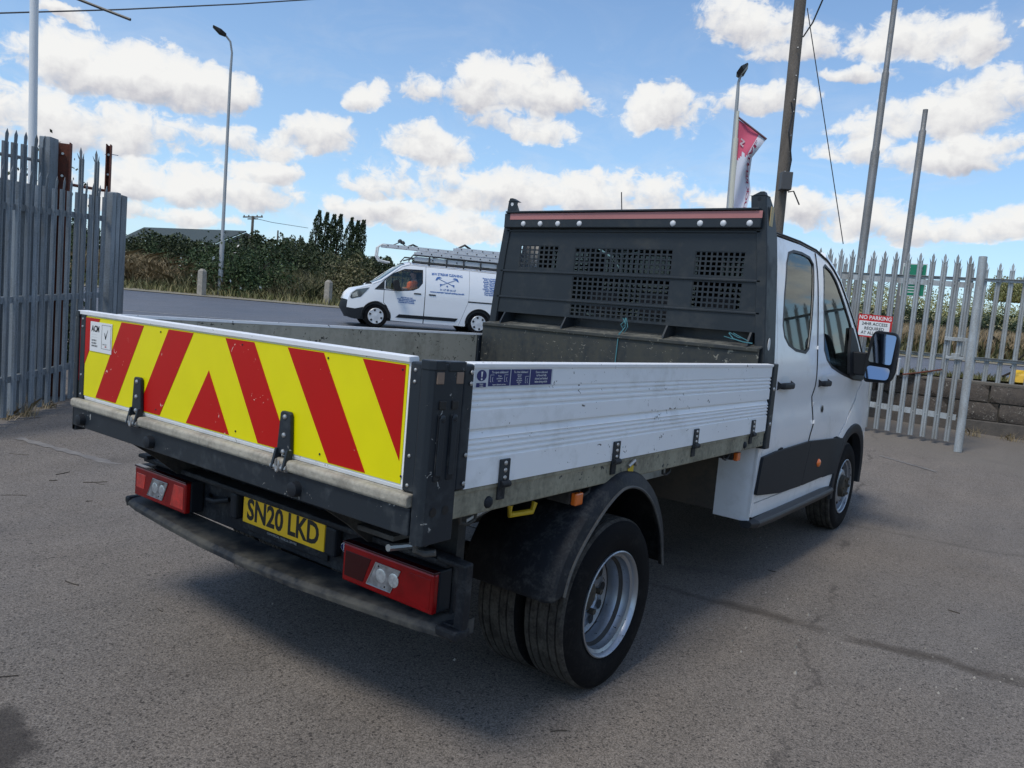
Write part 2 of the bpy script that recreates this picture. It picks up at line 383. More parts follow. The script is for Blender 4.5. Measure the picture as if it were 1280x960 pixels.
def text(name, body, size, T, mats, parent=None, depth=.0008, sx=1, bold=0, align='CENTER', fmap=None, label=None, fit=0):
    cu = bpy.data.curves.new('t', 'FONT'); cu.body = body; cu.size = size; cu.extrude = depth; cu.align_x = align; cu.align_y = 'CENTER'; cu.offset = bold; cu.resolution_u = 3
    ob = bpy.data.objects.new('t', cu); COL.objects.link(ob); dg = bpy.context.evaluated_depsgraph_get()
    me = bpy.data.meshes.new_from_object(ob.evaluated_get(dg)); bpy.data.objects.remove(ob)
    me.name = name; me.materials.clear()
    if fit: xs_ = [v.co.x for v in me.vertices]; sx = fit/(max(xs_)-min(xs_))
    for v in me.vertices:
        p = Vector((v.co.x*sx, v.co.y, v.co.z)); v.co = fmap(p) if fmap else T @ p
    return link(name, me, mats, parent, label)
def frame(o, right, up):               # matrix: local x -> right, y -> up, z -> outwards
    r_, u_ = Vector(right).normalized(), Vector(up).normalized(); n_ = r_.cross(u_)
    M_ = Matrix.Identity(4)
    for i in range(3): M_[i][0], M_[i][1], M_[i][2], M_[i][3] = r_[i], u_[i], n_[i], o[i]
    return M_
def leaves(name, P, size, mats, parent=None, up=.0, aspect=.6, kind=None):
    N = len(P); P = np.asarray(P, float); a = rng.normal(size=(N, 3)); a[:, 2] += up; a /= np.linalg.norm(a, axis=1)[:, None]
    b = rng.normal(size=(N, 3)); b = np.cross(a, b); b /= np.linalg.norm(b, axis=1)[:, None]
    s = (size*(.6+.8*rng.random(N)))[:, None]; w_ = s*aspect
    V = np.stack([P-a*s*.5, P+b*w_*.5, P+a*s*.5, P-b*w_*.5], 1).reshape(-1, 3)
    me = bpy.data.meshes.new(name); me.vertices.add(4*N); me.vertices.foreach_set('co', V.ravel())
    me.loops.add(4*N); me.loops.foreach_set('vertex_index', np.arange(4*N, dtype=np.int32)); me.polygons.add(N)
    me.polygons.foreach_set('loop_start', np.arange(0, 4*N, 4, dtype=np.int32)); me.polygons.foreach_set('loop_total', np.full(N, 4, np.int32))
    me.update(calc_edges=True); me.validate(); o = link(name, me, mats, parent)
    if kind: o['kind'] = kind
    return o
def blades(name, P, h, mats, parent=None, lean=.35, wid=.02, kind='stuff'):
    N = len(P); P = np.asarray(P, float); hh = h*(.4+.8*rng.random(N)); an = rng.random(N)*2*PI; L_ = rng.normal(size=(N, 2))*lean
    s = np.stack([np.cos(an), np.sin(an), np.zeros(N)], 1)*wid*.5
    tip = P+np.stack([L_[:, 0]*hh, L_[:, 1]*hh, hh], 1); mid = P+np.stack([L_[:, 0]*hh*.3, L_[:, 1]*hh*.3, hh*.6], 1)
    V = np.stack([P-s, P+s, mid+s*.7, tip, mid-s*.7], 1).reshape(-1, 3)
    me = bpy.data.meshes.new(name); me.vertices.add(5*N); me.vertices.foreach_set('co', V.ravel())
    me.loops.add(5*N); me.loops.foreach_set('vertex_index', np.arange(5*N, dtype=np.int32)); me.polygons.add(N)
    me.polygons.foreach_set('loop_start', np.arange(0, 5*N, 5, dtype=np.int32)); me.polygons.foreach_set('loop_total', np.full(N, 5, np.int32))
    me.update(calc_edges=True); me.validate(); o = link(name, me, mats, parent)
    if kind: o['kind'] = kind
    return o
# ------------------------------------------------------------------ ground: yard, road, verge, field
def asphalt(name, base, warm, road=False):
    M = bpy.data.materials.new(name); M.use_nodes = True; nt = M.node_tree; b = NB(nt); P = nt.nodes['Principled BSDF']
    v = b.n('ShaderNodeTexCoord').outputs['Object']; x = b.sep(v)
    big = b.noise(v, .35, 5, .6, .6); mid = b.noise(v, 2.3, 5, .6); fine = b.voro(v, 230, out='Color'); fine = b.sep(fine)[0]; st1 = b.voro(v, 125, out='Color'); st1 = b.sep(st1)[1]
    fine2 = b.noise(v, 75, 3, .6)
    c = b.mix(b.ramp(big, [(.38, 0.0), (.64, 1.0)]), base, warm)
    c = b.mix(1.0, c, b.ramp(mid, [(.25, .90), (.75, 1.08)]), 'MULTIPLY')
    c = b.mix(1.0, c, b.ramp(b.m('ADD', b.m('MULTIPLY', fine, .6), b.m('MULTIPLY', fine2, .4)), [(.10, .42), (.45, .94), (.88, 1.75)]), 'MULTIPLY')
    c = b.mix(b.ramp(st1, [(.0, 1.0), (.05, .7), (.06, 0.0)]), c, (.055, .048, .042)); c = b.mix(b.ramp(st1, [(.962, 0.0), (.972, .5), (1.0, .6)]), c, (.27, .24, .205))
    tr = b.noise(b.vm('MULTIPLY', v, (.35, 2.2, 1)), 1.1, 5, .6, .5); c = b.mix(1.0, c, b.ramp(tr, [(.32, .91), (.62, 1.06)]), 'MULTIPLY')
    if not road:
        # crack line of loose grit that runs across the yard beside the rear wheel
        wobx = b.m('MULTIPLY', b.m('SUBTRACT', b.noise(v, 1.1, 5, .65), .5), .34)
        d = b.m('ABSOLUTE', b.m('SUBTRACT', b.m('ADD', x[0], wobx), b.m('ADD', 2.42, b.m('MULTIPLY', x[1], -.09))))
        br = b.ramp(b.noise(v, 3.3, 3), [(.36, 0.0), (.52, 1.0)])
        side = b.ramp(b.m('MULTIPLY', x[1], -.3), [(.12, 0.0), (.3, 1.0)])
        cr = b.m('MULTIPLY', b.m('MULTIPLY', b.ramp(d, [(.0, 1.0), (.035, .7), (.07, 0.0)]), br), side)
        c = b.mix(b.m('MULTIPLY', cr, .75), c, (.055, .044, .034))
        d2 = b.m('ABSOLUTE', b.m('SUBTRACT', b.m('ADD', x[0], wobx), b.m('ADD', 5.05, b.m('MULTIPLY', x[1], -.12))))
        cr2 = b.m('MULTIPLY', b.m('MULTIPLY', b.ramp(d2, [(.0, 1.0), (.06, 0.0)]), br), side)
        c = b.mix(b.m('MULTIPLY', cr2, .35), c, (.06, .05, .04))
        # dark damp or oily patches
        oil = b.ramp(b.noise(v, .9, 4, .6, .4), [(.63, 0.0), (.74, 1.0)])
        c = b.mix(b.m('MULTIPLY', oil, .45), c, (.045, .040, .037))
        sp = b.voro(v, 5.5, out='Distance'); spots = b.ramp(sp, [(.035, 1.0), (.06, 0.0)])
        c = b.mix(b.m('MULTIPLY', spots, .7), c, (.03, .028, .027))
        # puddle-dark patch near the left edge
        dd = b.m('SQRT', b.m('ADD', b.m('POWER', b.m('ADD', x[0], .66), 2.0), b.m('POWER', b.m('MULTIPLY', b.m('ADD', x[1], -.12), .55), 2.0)))
        dd = b.m('ADD', dd, b.m('MULTIPLY', b.m('SUBTRACT', b.noise(v, 7, 4), .5), .25))
        c = b.mix(b.ramp(dd, [(.0, .8), (.10, .75), (.16, 0.0)]), c, (.03, .026, .024))
        jn = b.m('ABSOLUTE', b.m('SUBTRACT', b.m('ADD', x[1], b.m('MULTIPLY', b.m('SUBTRACT', b.noise(v, 1.7, 6, .7), .5), .5)), b.m('ADD', -2.0, b.m('MULTIPLY', x[0], .18))))
        c = b.mix(b.m('MULTIPLY', b.ramp(jn, [(.0, 1.0), (.008, .8), (.02, 0.0)]), b.ramp(b.noise(v, 1.3, 3), [(.48, 0.0), (.6, .65)])), c, (.04, .034, .03))
        sandy = b.ramp(b.m('ADD', b.m('MULTIPLY', b.m('SUBTRACT', x[0], 8.2), .4), b.noise(v, 1.4, 4)), [(.75, 0.0), (1.0, 1.0)])
        dirtm = b.m('MULTIPLY', sandy, b.ramp(b.m('MULTIPLY', x[1], .25), [(.4, 1.0), (.8, 0.0)]))
        c = b.mix(b.m('MULTIPLY', dirtm, .6), c, (.17, .15, .125))
    nt.links.new(c, P.inputs['Base Color']); P.inputs['Roughness'].default_value = .88 if not road else .62
    P.inputs['Specular IOR Level'].default_value = .35
    bn = b.n('ShaderNodeBump'); bn.inputs['Strength'].default_value = .55 if not road else .2; bn.inputs['Distance'].default_value = .006
    nt.links.new(b.m('ADD', b.noise(v, 110, 3, .7), b.m('MULTIPLY', b.noise(v, 4, 4), 1.5)), bn.inputs['Height']); nt.links.new(bn.outputs[0], P.inputs['Normal'])
    return M
YARD = asphalt('yard_asphalt', (.150, .135, .120), (.170, .146, .122)); ROAD = asphalt('road_asphalt', (.105, .115, .135), (.125, .13, .145), True)
EARTH = mat('field_earth', (.16, .135, .08), .95, dirt=(.09, .10, .04), dirt_amt=.5, dirt_scale=.4, bump=.5)
NA = np.array([math.cos(AN), math.sin(AN)]); TA = np.array([math.sin(AN), -math.cos(AN)])     # across the road / along it (to the right)
def nt_xy(n, t): return CAM[0]+NA[0]*n+TA[0]*t, CAM[1]+NA[1]*n+TA[1]*t
def strip(name, n_list, t_list, m, lift, edge=None, zf=None):
    V = []; F = []; nt_ = len(t_list)
    for i, n in enumerate(n_list):
        for t in t_list:
            nn = n+(edge(i, t) if edge else 0); x, y = nt_xy(nn, t); V.append((x, y, zf(n) if zf else float(g(x, y))+lift))
    for i in range(len(n_list)-1):
        for j in range(nt_-1): F.append((i*nt_+j, i*nt_+j+1, (i+1)*nt_+j+1, (i+1)*nt_+j))
    me = mkmesh(name, V, F, True, 60); o = link(name, me, m); o['kind'] = 'structure'; return o
tl = sorted(set([-900, -500, -250, -120]+list(range(-80, 81, 4))+[120, 250, 500, 900]))
strip('field', sorted(set([-600, -200, -60, -30]+list(np.arange(-20, 60, 2.))+[70, 100, 150, 250, 400, 600])), tl, EARTH, -.03)
strip('yard', [-24, -12]+list(np.arange(-6, 20.1, .5)), list(np.arange(-40, 30.1, 2)), YARD, 0)
strip('road', list(np.arange(19.0, 32.1, 1)), tl, ROAD, .012)
# white edge line, worn, and the pale worn strip of tar near the fence
LINE = mat('road_paint_worn', (.46, .46, .44), .8, dirt=(.15, .15, .15), dirt_amt=.62, dirt_scale=5)
strip('road_edge_line', [20.2, 20.32], tl, LINE, .02)
def path_strip(name, p0, p1, wd, m, lift):
    V = []; F = []; n = 30
    for i in range(n+1):
        q = p0.lerp(p1, i/n); d = (p1-p0).normalized(); s = Vector((-d.y, d.x, 0))*wd*(.5+.16*math.sin(i*2.1)+.1*math.sin(i*5.3))
        for sg in (-1, 1):
            r_ = q+s*sg; V.append((r_.x, r_.y, float(g(r_.x, r_.y))+lift))
    for i in range(n): F.append((2*i, 2*i+1, 2*i+3, 2*i+2))
    o = link(name, mkmesh(name, V, F), m); o['kind'] = 'structure'; return o
OLDL = mat('old_line_paint', (.23, .215, .195), .85, dirt=(.13, .12, .115), dirt_amt=.6, dirt_scale=9)
path_strip('faded_yard_line', gp(22, 548), gp(200, 595), .07, OLDL, .004)
path_strip('faded_gate_line', gp(1100, 570), gp(1170, 590), .05, OLDL, .004)
# verge beyond the road: kerb-less strip of dusty earth, then dry growth
strip('verge', [32.0, 33.2, 35.0], tl, mat('verge_earth', (.27, .24, .18), .95, dirt=(.16, .15, .10), dirt_amt=.5, dirt_scale=2, bump=.4), .035)
strip('near_verge', [11.6, 14, 16.5, 19.0], list(np.arange(6.0, 60, 2)), mat('verge_turf', (.14, .15, .07), .95, dirt=(.20, .17, .10), dirt_amt=.5, dirt_scale=2, bump=.4), .05, zf=lambda n: 1.10-(n-11.6)/7.4*.36)
# loose grit and twigs on the yard
def grit():
    b = MB(); r = random.Random(3)
    for i in range(420):
        k = r.random(); x = r.uniform(-1.5, 9); y = r.uniform(-6, 6)
        if k < .35: x = 2.45-.09*y+r.gauss(0, .08); y = r.uniform(-4, -1)
        s = r.uniform(.003, .009)*(1.6 if r.random() < .1 else 1); z = float(g(x, y)); 
        b.add([(x-s, y-s*.6, z), (x+s, y-s*.4, z), (x+s*.6, y+s, z), (x-s*.8, y+s*.7, z), (x, y, z+s*1.1)], [(0, 1, 4), (1, 2, 4), (2, 3, 4), (3, 0, 4)])
    o = b.build('loose_grit', mat('grit_stone', (.22, .205, .18), .9, vary=.7, vary_scale=3)); o['kind'] = 'stuff'
    b = MB(); r = random.Random(9)
    for i in range(95):
        x = r.uniform(-1.2, 6); y = r.uniform(-3.5, 6); 
        if i < 60: x = r.uniform(-1, 2.5); y = r.uniform(0, 5)
        a = r.uniform(0, PI); L_ = r.uniform(.03, .16); c = r.uniform(-.3, .3); P_ = []
        for k in range(4):
            t = k/3; xx = x+math.cos(a+c*t)*L_*t; yy = y+math.sin(a+c*t)*L_*t; P_.append((xx, yy, float(g(xx, yy))+.003))
        b.tube(P_, r.uniform(.0012, .003), 4)
    o = b.build('fallen_twigs', mat('twig', (.05, .04, .03), .9)); o['kind'] = 'stuff'
grit()

# ------------------------------------------------------------------ palisade fences
def pale_mesh(h, wd=.068, splay=True, heavy=False):
    """W-section galvanised pale with a three-pointed top; origin at its foot, faces -x"""
    b = MB(); t = .003; d = .018
    sec = [(-wd/2, d), (-wd*.36, 0), (-wd*.12, 0), (0, d*.6), (wd*.12, 0), (wd*.36, 0), (wd/2, d)]
    hb = h-.13; V = []; n = len(sec)
    for z in (0, hb):
        for (y, x) in sec: V.append((x-d, y, z))
        for (y, x) in sec: V.append((x-d+t*1.4, y, z))
    F = []
    for i in range(n-1): F += [(i, 2*n+i, 2*n+i+1, i+1), (n+i, n+i+1, 3*n+i+1, 3*n+i)]
    F += [(0, n, 3*n, 2*n), (n-1, 3*n-1, 4*n-1, 2*n-1)]
    F = [f for f in F if max(f) < 4*n]
    b.add(V, F)
    for i in range(n-1): b.add([V[i], V[i+1], V[n+i+1], V[n+i]], [(0, 1, 2, 3)])
    def pt(y0, y1, ty, tx, th, x=-d*.5):
        th = .060
        b.add([(x-t, y0, hb), (x-t, y1, hb), (x-t+tx, ty, hb+th), (x+t, y0, hb), (x+t, y1, hb), (x+t+tx, ty, hb+th)], [(0, 1, 2), (5, 4, 3), (0, 2, 5, 3), (1, 4, 5, 2)])
    s = .012 if splay else .001
    b.add([(-d, -wd*.24, hb), (-d, wd*.24, hb), (-d-.006, wd*.27, hb+.075), (-d-.008, 0, hb+.125), (-d-.006, -wd*.27, hb+.075), (-d+.004, -wd*.24, hb), (-d+.004, wd*.24, hb), (-d-.002, wd*.27, hb+.075), (-d-.004, 0, hb+.125), (-d-.002, -wd*.27, hb+.075)],
          [(0, 1, 2, 3, 4), (9, 8, 7, 6, 5), (0, 4, 9, 5), (1, 6, 7, 2), (2, 7, 8, 3), (3, 8, 9, 4)])
    if splay: pt(-wd*.5, -wd*.24, -wd*.46-s, -.02, .085); pt(wd*.24, wd*.5, wd*.46+s, -.02, .085)
    else: b.V = [v for v in b.V]
    return b.mesh('pale')
def fence(root, A, Bp, n, h, m, z0=0, rails=(.28, 2.05), splay=True, side=1, rail_t=.045, follow=True, rail_r=False, jit=.004, flip=False, foot=None):
    """pales from A to Bp (world x,y), each a part; rails behind them"""
    A, Bp = Vector(A), Vector(Bp); d = (Bp-A); L_ = d.xy.length; dr = Vector((d.x, d.y, 0)).normalized(); ang = math.atan2(dr.y, dr.x)-PI/2
    if flip: ang += PI
    me = pale_mesh(h, splay=splay); me.materials.append(m); r = random.Random(int(L_*100))
    for i in range(n):
        p = A.lerp(Bp, (i+.5)/n); o = bpy.data.objects.new('pale', me); COL.objects.link(o); o.parent = root
        o.location = (p.x, p.y, p.z+z0+r.uniform(-jit, jit)); o.rotation_euler = (r.uniform(-.006, .006), 0, ang+r.uniform(-.03, .03))
    nr = Vector((math.cos(ang), math.sin(ang), 0))
    for zr in rails:
        b = MB(); a, c = A+Vector((0, 0, z0+zr)), Bp+Vector((0, 0, z0+zr)); off = nr*.012
        if rail_r: b.tube([a+off*1.6, c+off*1.6], .017, 8)
        else:
            V = []
            for q in (a, c):
                for (u, zz) in ((.002, -rail_t/2), (.002, rail_t/2), (.045, rail_t/2), (.045, rail_t/2-.006), (.008, rail_t/2-.006), (.008, -rail_t/2)): V.append(q+nr*u+Vector((0, 0, zz)))
            b.add(V, [(0, 1, 2, 3, 4, 5), (11, 10, 9, 8, 7, 6)]+[(i, i+6, (i+1) % 6+6, (i+1) % 6) for i in range(6)])
            for i in range(n):
                p = a.lerp(c, (i+.5)/n)-nr*.019; b.dome(p, .008, .005, -nr, 6)
        b.build('rail', m, root)
    return dr, nr
# left: open leaf standing near the truck
A = gp(3, 528); A2 = gp(82, 503); dL = (A2-A); Bq = A+dL*(149-3)/(82-3)*1.28
dL = dL.normalized(); P0 = A-dL*.9
def dist_for(px): # distance along leaf line where the bearing px is met
    best = min(((abs((ray(px, 400)[1]*(q.x-CAM[0])-ray(px, 400)[0]*(q.y-CAM[1]))), s) for s in np.arange(-2, 6, .005) for q in [A+dL*float(s)])); return best[1]
sE = dist_for(128); E1 = A+dL*sE; E1.z = float(g(E1.x, E1.y)); A0 = Vector((P0.x, P0.y, 0)); A0.z = A.z-(A2.z-A.z)*.5
def seen_h(P_, py):                    # height above P_ at which a vertical is seen at row py
    lo, hi = 0, 12
    for _ in range(40):
        mid = (lo+hi)/2; v = np.array([P_.x, P_.y, P_.z+mid])-CAM; y = 480-FOC*v@U_/(v@D_)
        if y > py: lo = mid
        else: hi = mid
    return lo
hl = seen_h(A.lerp(E1, .5), 226)
leafL = thing('palisade_gate', 'blue grey steel palisade gate leaf standing open left of the truck, closest to the tailgate', 'gate', tuple(A))
def rel(root, *pts): return [Vector(p)-root.location for p in pts]
a_, e_ = rel(leafL, A0, E1)
nP = int((E1-A0).xy.length/.132)
fence(leafL, a_, e_, nP, hl, GALVB, .03, rails=(.34, 1.08, hl-.36), splay=False, rail_t=.06, flip=True)
perp = Vector((-dL.y, dL.x, 0))
for s, wd, hh in ((sE+.07, .09, hl-.03), (sE+.17, .09, hl-.02), (sE+.30, .14, hl-.04)):
    q = A+dL*s-leafL.location; q.z = float(g(A.x+dL.x*s, A.y+dL.y*s))-leafL.location.z
    T = Matrix.Translation(q) @ Matrix.Rotation(math.atan2(dL.y, dL.x), 4, 'Z'); MB().box(-wd*.48, wd*.48, -.05, .05, 0, hh, T).build('stile', GALVB, leafL, bevel=.006)
q = A+dL*.32+perp*.10-leafL.location; T = Matrix.Translation(q) @ Matrix.Rotation(math.atan2(dL.y, dL.x), 4, 'Z'); MB().box(-.06, .06, -.03, .03, 0, hl-.30, T).build('stile', GALVB, leafL, bevel=.004)
# taller fence behind it with round top rail, ending at a post
F0 = at(-60, 330, 9.0); F1 = at(56, 340, 9.6); F0.z = float(g(F0.x, F0.y)); F1.z = float(g(F1.x, F1.y))
hF = seen_h(F0.lerp(F1, .75), 165)
fb = thing('palisade_fence', 'tall grey palisade fence with a round top rail behind the open left gate leaf', 'fence', tuple(F0))
fence(fb, *rel(fb, F0, F1), 9, hF, GALVB, 0, rails=(.3, 1.5, seen_h(F0.lerp(F1, .5), 193)), splay=False, rail_r=True, flip=True)
q = rel(fb, F1)[0]; MB().box(-.07, .07, -.06, .06, 0, seen_h(F1, 172), Matrix.Translation(q) @ Matrix.Rotation(.6, 4, 'Z')).build('post', GALVB, fb, bevel=.006)
def rsj(px, w_, py, dist, label):
    p = gd(px, dist); t = thing('iron_post', label, 'post', tuple(p)); h = seen_h(p, py); T = Matrix.Rotation(YAW+.35, 4, 'Z')
    b = MB(); b.box(-.05, .05, -w_/2, -w_/2+.012, 0, h, T); b.box(-.05, .05, w_/2-.012, w_/2, 0, h, T); b.box(-.006, .006, -w_/2+.012, w_/2-.012, 0, h-.01, T); b.build('beam', RUST, t)
    for z in (h-.12, h-.35, h-.62): MB().tube([T @ Vector((-.03, 0, z)), T @ Vector((.02, 0, z))], .014, 6).build('bolt', STEEL, t)
    return t
rsj(72, .15, 178, 9.7, 'wide rusty iron girder post next to the tall fence, nearest the left edge')
rsj(128, .055, 181, 10.6, 'narrow rusty iron post sticking up behind the end of the left gate leaf')
for px, py, dd in ((95, 184, 10.0), (114, 188, 10.3)):
    p = gd(px, dd); t = thing('palisade_pale', 'single splayed palisade pale standing between the two rusty posts, the %s one' % ('left' if px < 100 else 'right'), 'pale', tuple(p), YAW, 'loose palisade pales between the rusty posts')
    link('pale', pale_mesh(seen_h(p, py), .055), GALVB, t)
r0, r1 = at(78, 229, 9.9), at(129, 238, 10.6); rr = thing('iron_rail', 'thin rusty rail running between the two rusty iron posts', 'rail', tuple(r0)); MB().tube([(0, 0, 0), tuple(r1-r0)], .018, 6).build('bar', RUST, rr)
b = MB(); p0 = at(131, 193, 10.6); b.tube([p0, at(140, 193, 10.6), at(148, 194.5, 10.6)], .004, 5); tag(b.build('blue_string', mat('blue_string', (.10, .22, .38), .8)), 'loose blue string blowing off the narrow rusty post', 'string')
# right: gate leaf, its tall post, lock, sign
G0 = gp(1195, 559); G1 = gp(1093, 541); dG = (G1-G0).normalized(); G2 = G0+dG*3.0; G2.z = float(g(G2.x, G2.y))
hg = seen_h(G0, 320)
gR = thing('palisade_gate', 'pale grey galvanised palisade gate leaf right of the cab, carrying the red and white sign', 'gate', tuple(G0))
nG = int(3.0/.150)
fence(gR, *rel(gR, G0+dG*.05, G2), nG, hg-.05, GALV, .06, rails=(.33, hg-.45), splay=True, rail_t=.075, flip=False)
T = Matrix.Rotation(math.atan2(dG.y, dG.x), 4, 'Z')
top = at(1229, 321, (G0-Vector(CAM)).xy.length*.985); pt_ = gp(1197, 565); lean = (top-pt_)
MB().tube([(0, 0, .0), tuple(Vector((0, 0, 0))+Vector((lean.x, lean.y, lean.z)))], .050, 14).build('gate_post', GALV, gR, smooth=True).location = pt_-G0
MB().tube([pt_-G0+Vector((0, 0, -.05)), pt_-G0+Vector((0, 0, .12))], .02, 6).build('drop_bolt', RUST, gR)
lk = MB(); z0, z1 = seen_h(G0, 446), seen_h(G0, 426)
nG_ = Vector((dG.y, -dG.x, 0)); 
if nG_.dot(Vector(CAM)-G0) < 0: nG_ = -nG_
T2 = Matrix.Translation(nG_*.045) @ T
lk.box(.02, .30, -.03, .01, z1-.02, z1+.03, T2); lk.box(.02, .26, -.03, .01, z0-.05, z0-.01, T2); lk.box(.02, .06, -.03, .01, z0-.01, z1-.02, T2); lk.box(.10, .2, -.04, .005, z0-.01, z0+.03, T2); lk.build('lock_box', GALV, gR, bevel=.004)
MB().tube([T2 @ Vector((.28, 0, z0-.2)), T2 @ Vector((.5, -.02, z0-.26)), T2 @ Vector((.75, 0, z0-.32))], .012, 6).build('latch_rod', RUST, gR)
# no parking sign
sc = at(1093, 408, (G0.lerp(G1, .9)-Vector(CAM)).xy.length*.985); rt = -dG
if rt.dot(Vector(S_)) < 0: rt = -rt
sg = thing('warning_sign', 'red and white no parking 24hr access notice fixed to the right gate leaf', 'sign', tuple(sc))
Tn = frame((0, 0, 0), rt, (0, 0, 1)); k = (G0.lerp(G1, .9)-Vector(CAM)).length/FOC
MB().box(-17.5*k, 17.5*k, -12.5*k, 12.5*k, -.004, .002, Tn).build('red_backing', mat('sign_red', (.52, .012, .014), .45), sg)
MB().box(-16*k, 15.6*k, -11*k, 5.3*k, .002, .004, Tn).build('white_panel', STKW, sg)
text('lettering', 'NO PARKING', 5.8*k, Tn @ Matrix.Translation((0, 9*k, .003)), STKW, sg, sx=.95, bold=.0012*k/.0103)
for s_, dy in (('24HR ACCESS', 2.2), ('REQUIRED', -2.8), ('AT ALL TIMES', -7.8)): text('lettering', s_, 4.7*k, Tn @ Matrix.Translation((0, dy*k, .005)), INK, sg, sx=.92, bold=.0008)
# stone retaining wall with palisade on top
W0 = gp(1280, 549); W1 = gp(1215, 540.5); dW = Vector((W0.x-W1.x, W0.y-W1.y, 0)).normalized()
WB_ = at(1280, 549, 13.8); WB_.z = float(g(WB_.x, WB_.y)); dW = Vector((.13, -.99, 0)).normalized(); 
def wpt(s): p = WB_-dW*s; return p
zb = float(g(WB_.x, WB_.y)); zt_ = zb+seen_h(Vector((WB_.x, WB_.y, zb)), 485); HW_ = zt_-zb
wall = thing('stone_wall', 'low dark wall of large stone blocks behind the right gate, below the fence', 'wall', (WB_.x, WB_.y, 0), math.atan2(dW.y, dW.x)+PI)
Lw = 9.0; r = random.Random(4)
MB().box(-3.0, Lw, -.30, -.045, -.2, zt_-.03).build('wall_core', MORT, wall)
MB().box(-3.0, Lw, -.36, .01, zt_-.03, zt_+.02).build('coping', mat('coping_mortar', (.16, .14, .115), .95, dirt=(.08, .075, .06), dirt_amt=.5, bump=.7, bump_scale=15), wall, bevel=.01)
MB().box(-3.0, Lw, -.10, .07, -.2, zb+HW_*.27).build('wall_footing', mat('footing', (.12, .105, .09), .95, dirt=(.055, .05, .045), dirt_amt=.5, bump=.5), wall, bevel=.015)
side_ = 1
for row in range(2):
    zz0 = zb+HW_*(.275+.36*row)+.008; zz1 = zb+HW_*(.275+.36*(row+1))-.012; x = -3.0+row*.4
    while x < Lw-.1:
        L_ = r.uniform(.65, 1.0); x1 = min(x+L_, Lw); pr = r.uniform(-.01, .02)
        bm = MB(); nx, nz = 6, 3; V = []; F = []
        for i in range(nx+1):
            for j in range(nz+1):
                e = 1 if 0 < i < nx and 0 < j < nz else 0; V.append((x+.012+(x1-x-.024)*i/nx, pr+(r.uniform(0, .028) if e else -.006), zz0+(zz1-zz0)*j/nz))
        for i in range(nx):
            for j in range(nz): a0 = i*(nz+1)+j; F.append((a0, a0+nz+1, a0+nz+2, a0+1))
        bm.add(V, F); bm.box(x+.012, x1-.012, -.06, pr-.006, zz0, zz1); bm.build('stone_block', STONE, wall, smooth=True, angle=22); x = x1
wa, wb = wpt(8.6), wpt(-2.9); 
for p in (wa, wb): p.z = zt_+.0
pf = thing('palisade_fence', 'galvanised palisade fence standing on the stone wall at the right edge', 'fence', tuple(wa))
nrm = Vector((-dW.y, dW.x, 0)); 
if nrm.dot(Vector(CAM)-WB_) < 0: nrm = -nrm
wa -= nrm*.17; wb -= nrm*.17
hp = seen_h(Vector((wpt(0).x, wpt(0).y, zt_)), 329)
fence(pf, *rel(pf, wa, wb), int((wa-wb).xy.length/.178), hp, GALV, .01, rails=(.35, hp-.28), splay=True, rail_t=.05, flip=False)
for s in (6.4, 3.6):
    q = wpt(s)-nrm*.26; MB().box(-.05, .05, -.05, .05, 0, hp-.15, Matrix.Translation((q.x-pf.location.x, q.y-pf.location.y, 0))).build('post', GALV, pf)
# green sign behind the gate
gs = at(1142, 350, 14.0); gsg = thing('green_sign', 'green and white fire point sign fixed on the fence behind the gate', 'sign', tuple(gs)); Tg = frame((0, 0, 0), dW, (0, 0, 1)); k = 14.0/FOC
if Tg.col[2].xyz.dot(Vector(CAM)-gs) < 0: Tg = frame((0, 0, 0), -dW, (0, 0, 1))
MB().box(-12*k, 12*k, -18*k, 18*k, -.004, .002, Tg).build('backing', STKW, gsg); GRN = mat('sign_green', (.01, .22, .12), .45)
MB().box(-11.2*k, 11.2*k, -1*k, 17*k, .002, .004, Tg).build('arrow_panel', GRN, gsg); MB().box(-11.2*k, 11.2*k, -17*k, -2*k, .002, .004, Tg).build('text_panel', GRN, gsg)
b = MB()
for (sx, sy) in ((-1, 1), (1, 1), (-1, -1), (1, -1)):
    cx, cy = sx*6.5*k, (8+sy*4.5)*k; b.add([Tg @ Vector(v) for v in ((cx-sx*1.5*k, cy+sy*2*k, .005), (cx+sx*1*k, cy-sy*.2*k, .005), (cx-sx*.2*k, cy-sy*1*k, .005), (cx-sx*2.3*k, cy+sy*1*k, .005), (cx-sx*2.6*k, cy-sy*2.2*k, .005), (cx+sx*1.6*k, cy-sy*2.0*k, .005))], [(0, 1, 2, 3), (4, 5, 2)])
b.build('arrows', STKW, gsg)
b = MB()
for i in range(4): b.box(-8*k, (6-i % 2*2)*k, (-5-i*3)*k, (-4-i*3)*k, .004, .005, Tg)
b.build('print_lines', STKW, gsg)
# yellow cover and dark branch on the verge behind the wall
p = at(1272, 476, 15.2); b = MB(); b.prism([(-.14, 0), (.16, 0), (.13, .2), (.06, .34), (-.05, .27), (-.12, .08)], -.12, .12)
tag(b.build('yellow_sack', mat('yellow_sack', (.75, .45, .01), .5, vary=.2), None, bevel=.03), 'crumpled bright yellow sack on the verge behind the right fence', 'sack').location = (p.x, p.y, p.z-.15)
p = at(1253, 467, 15.0); b = MB(); b.tube([(0, 0, -.05), (.02, -.16, .06), (.04, -.10, .10), (.05, -.34, .48)], [.02, .022, .02, .01], 6)
tag(b.build('dead_branch', mat('dark_bark', (.035, .028, .022), .9)), 'bent dark dead branch leaning behind the right fence', 'branch').location = p

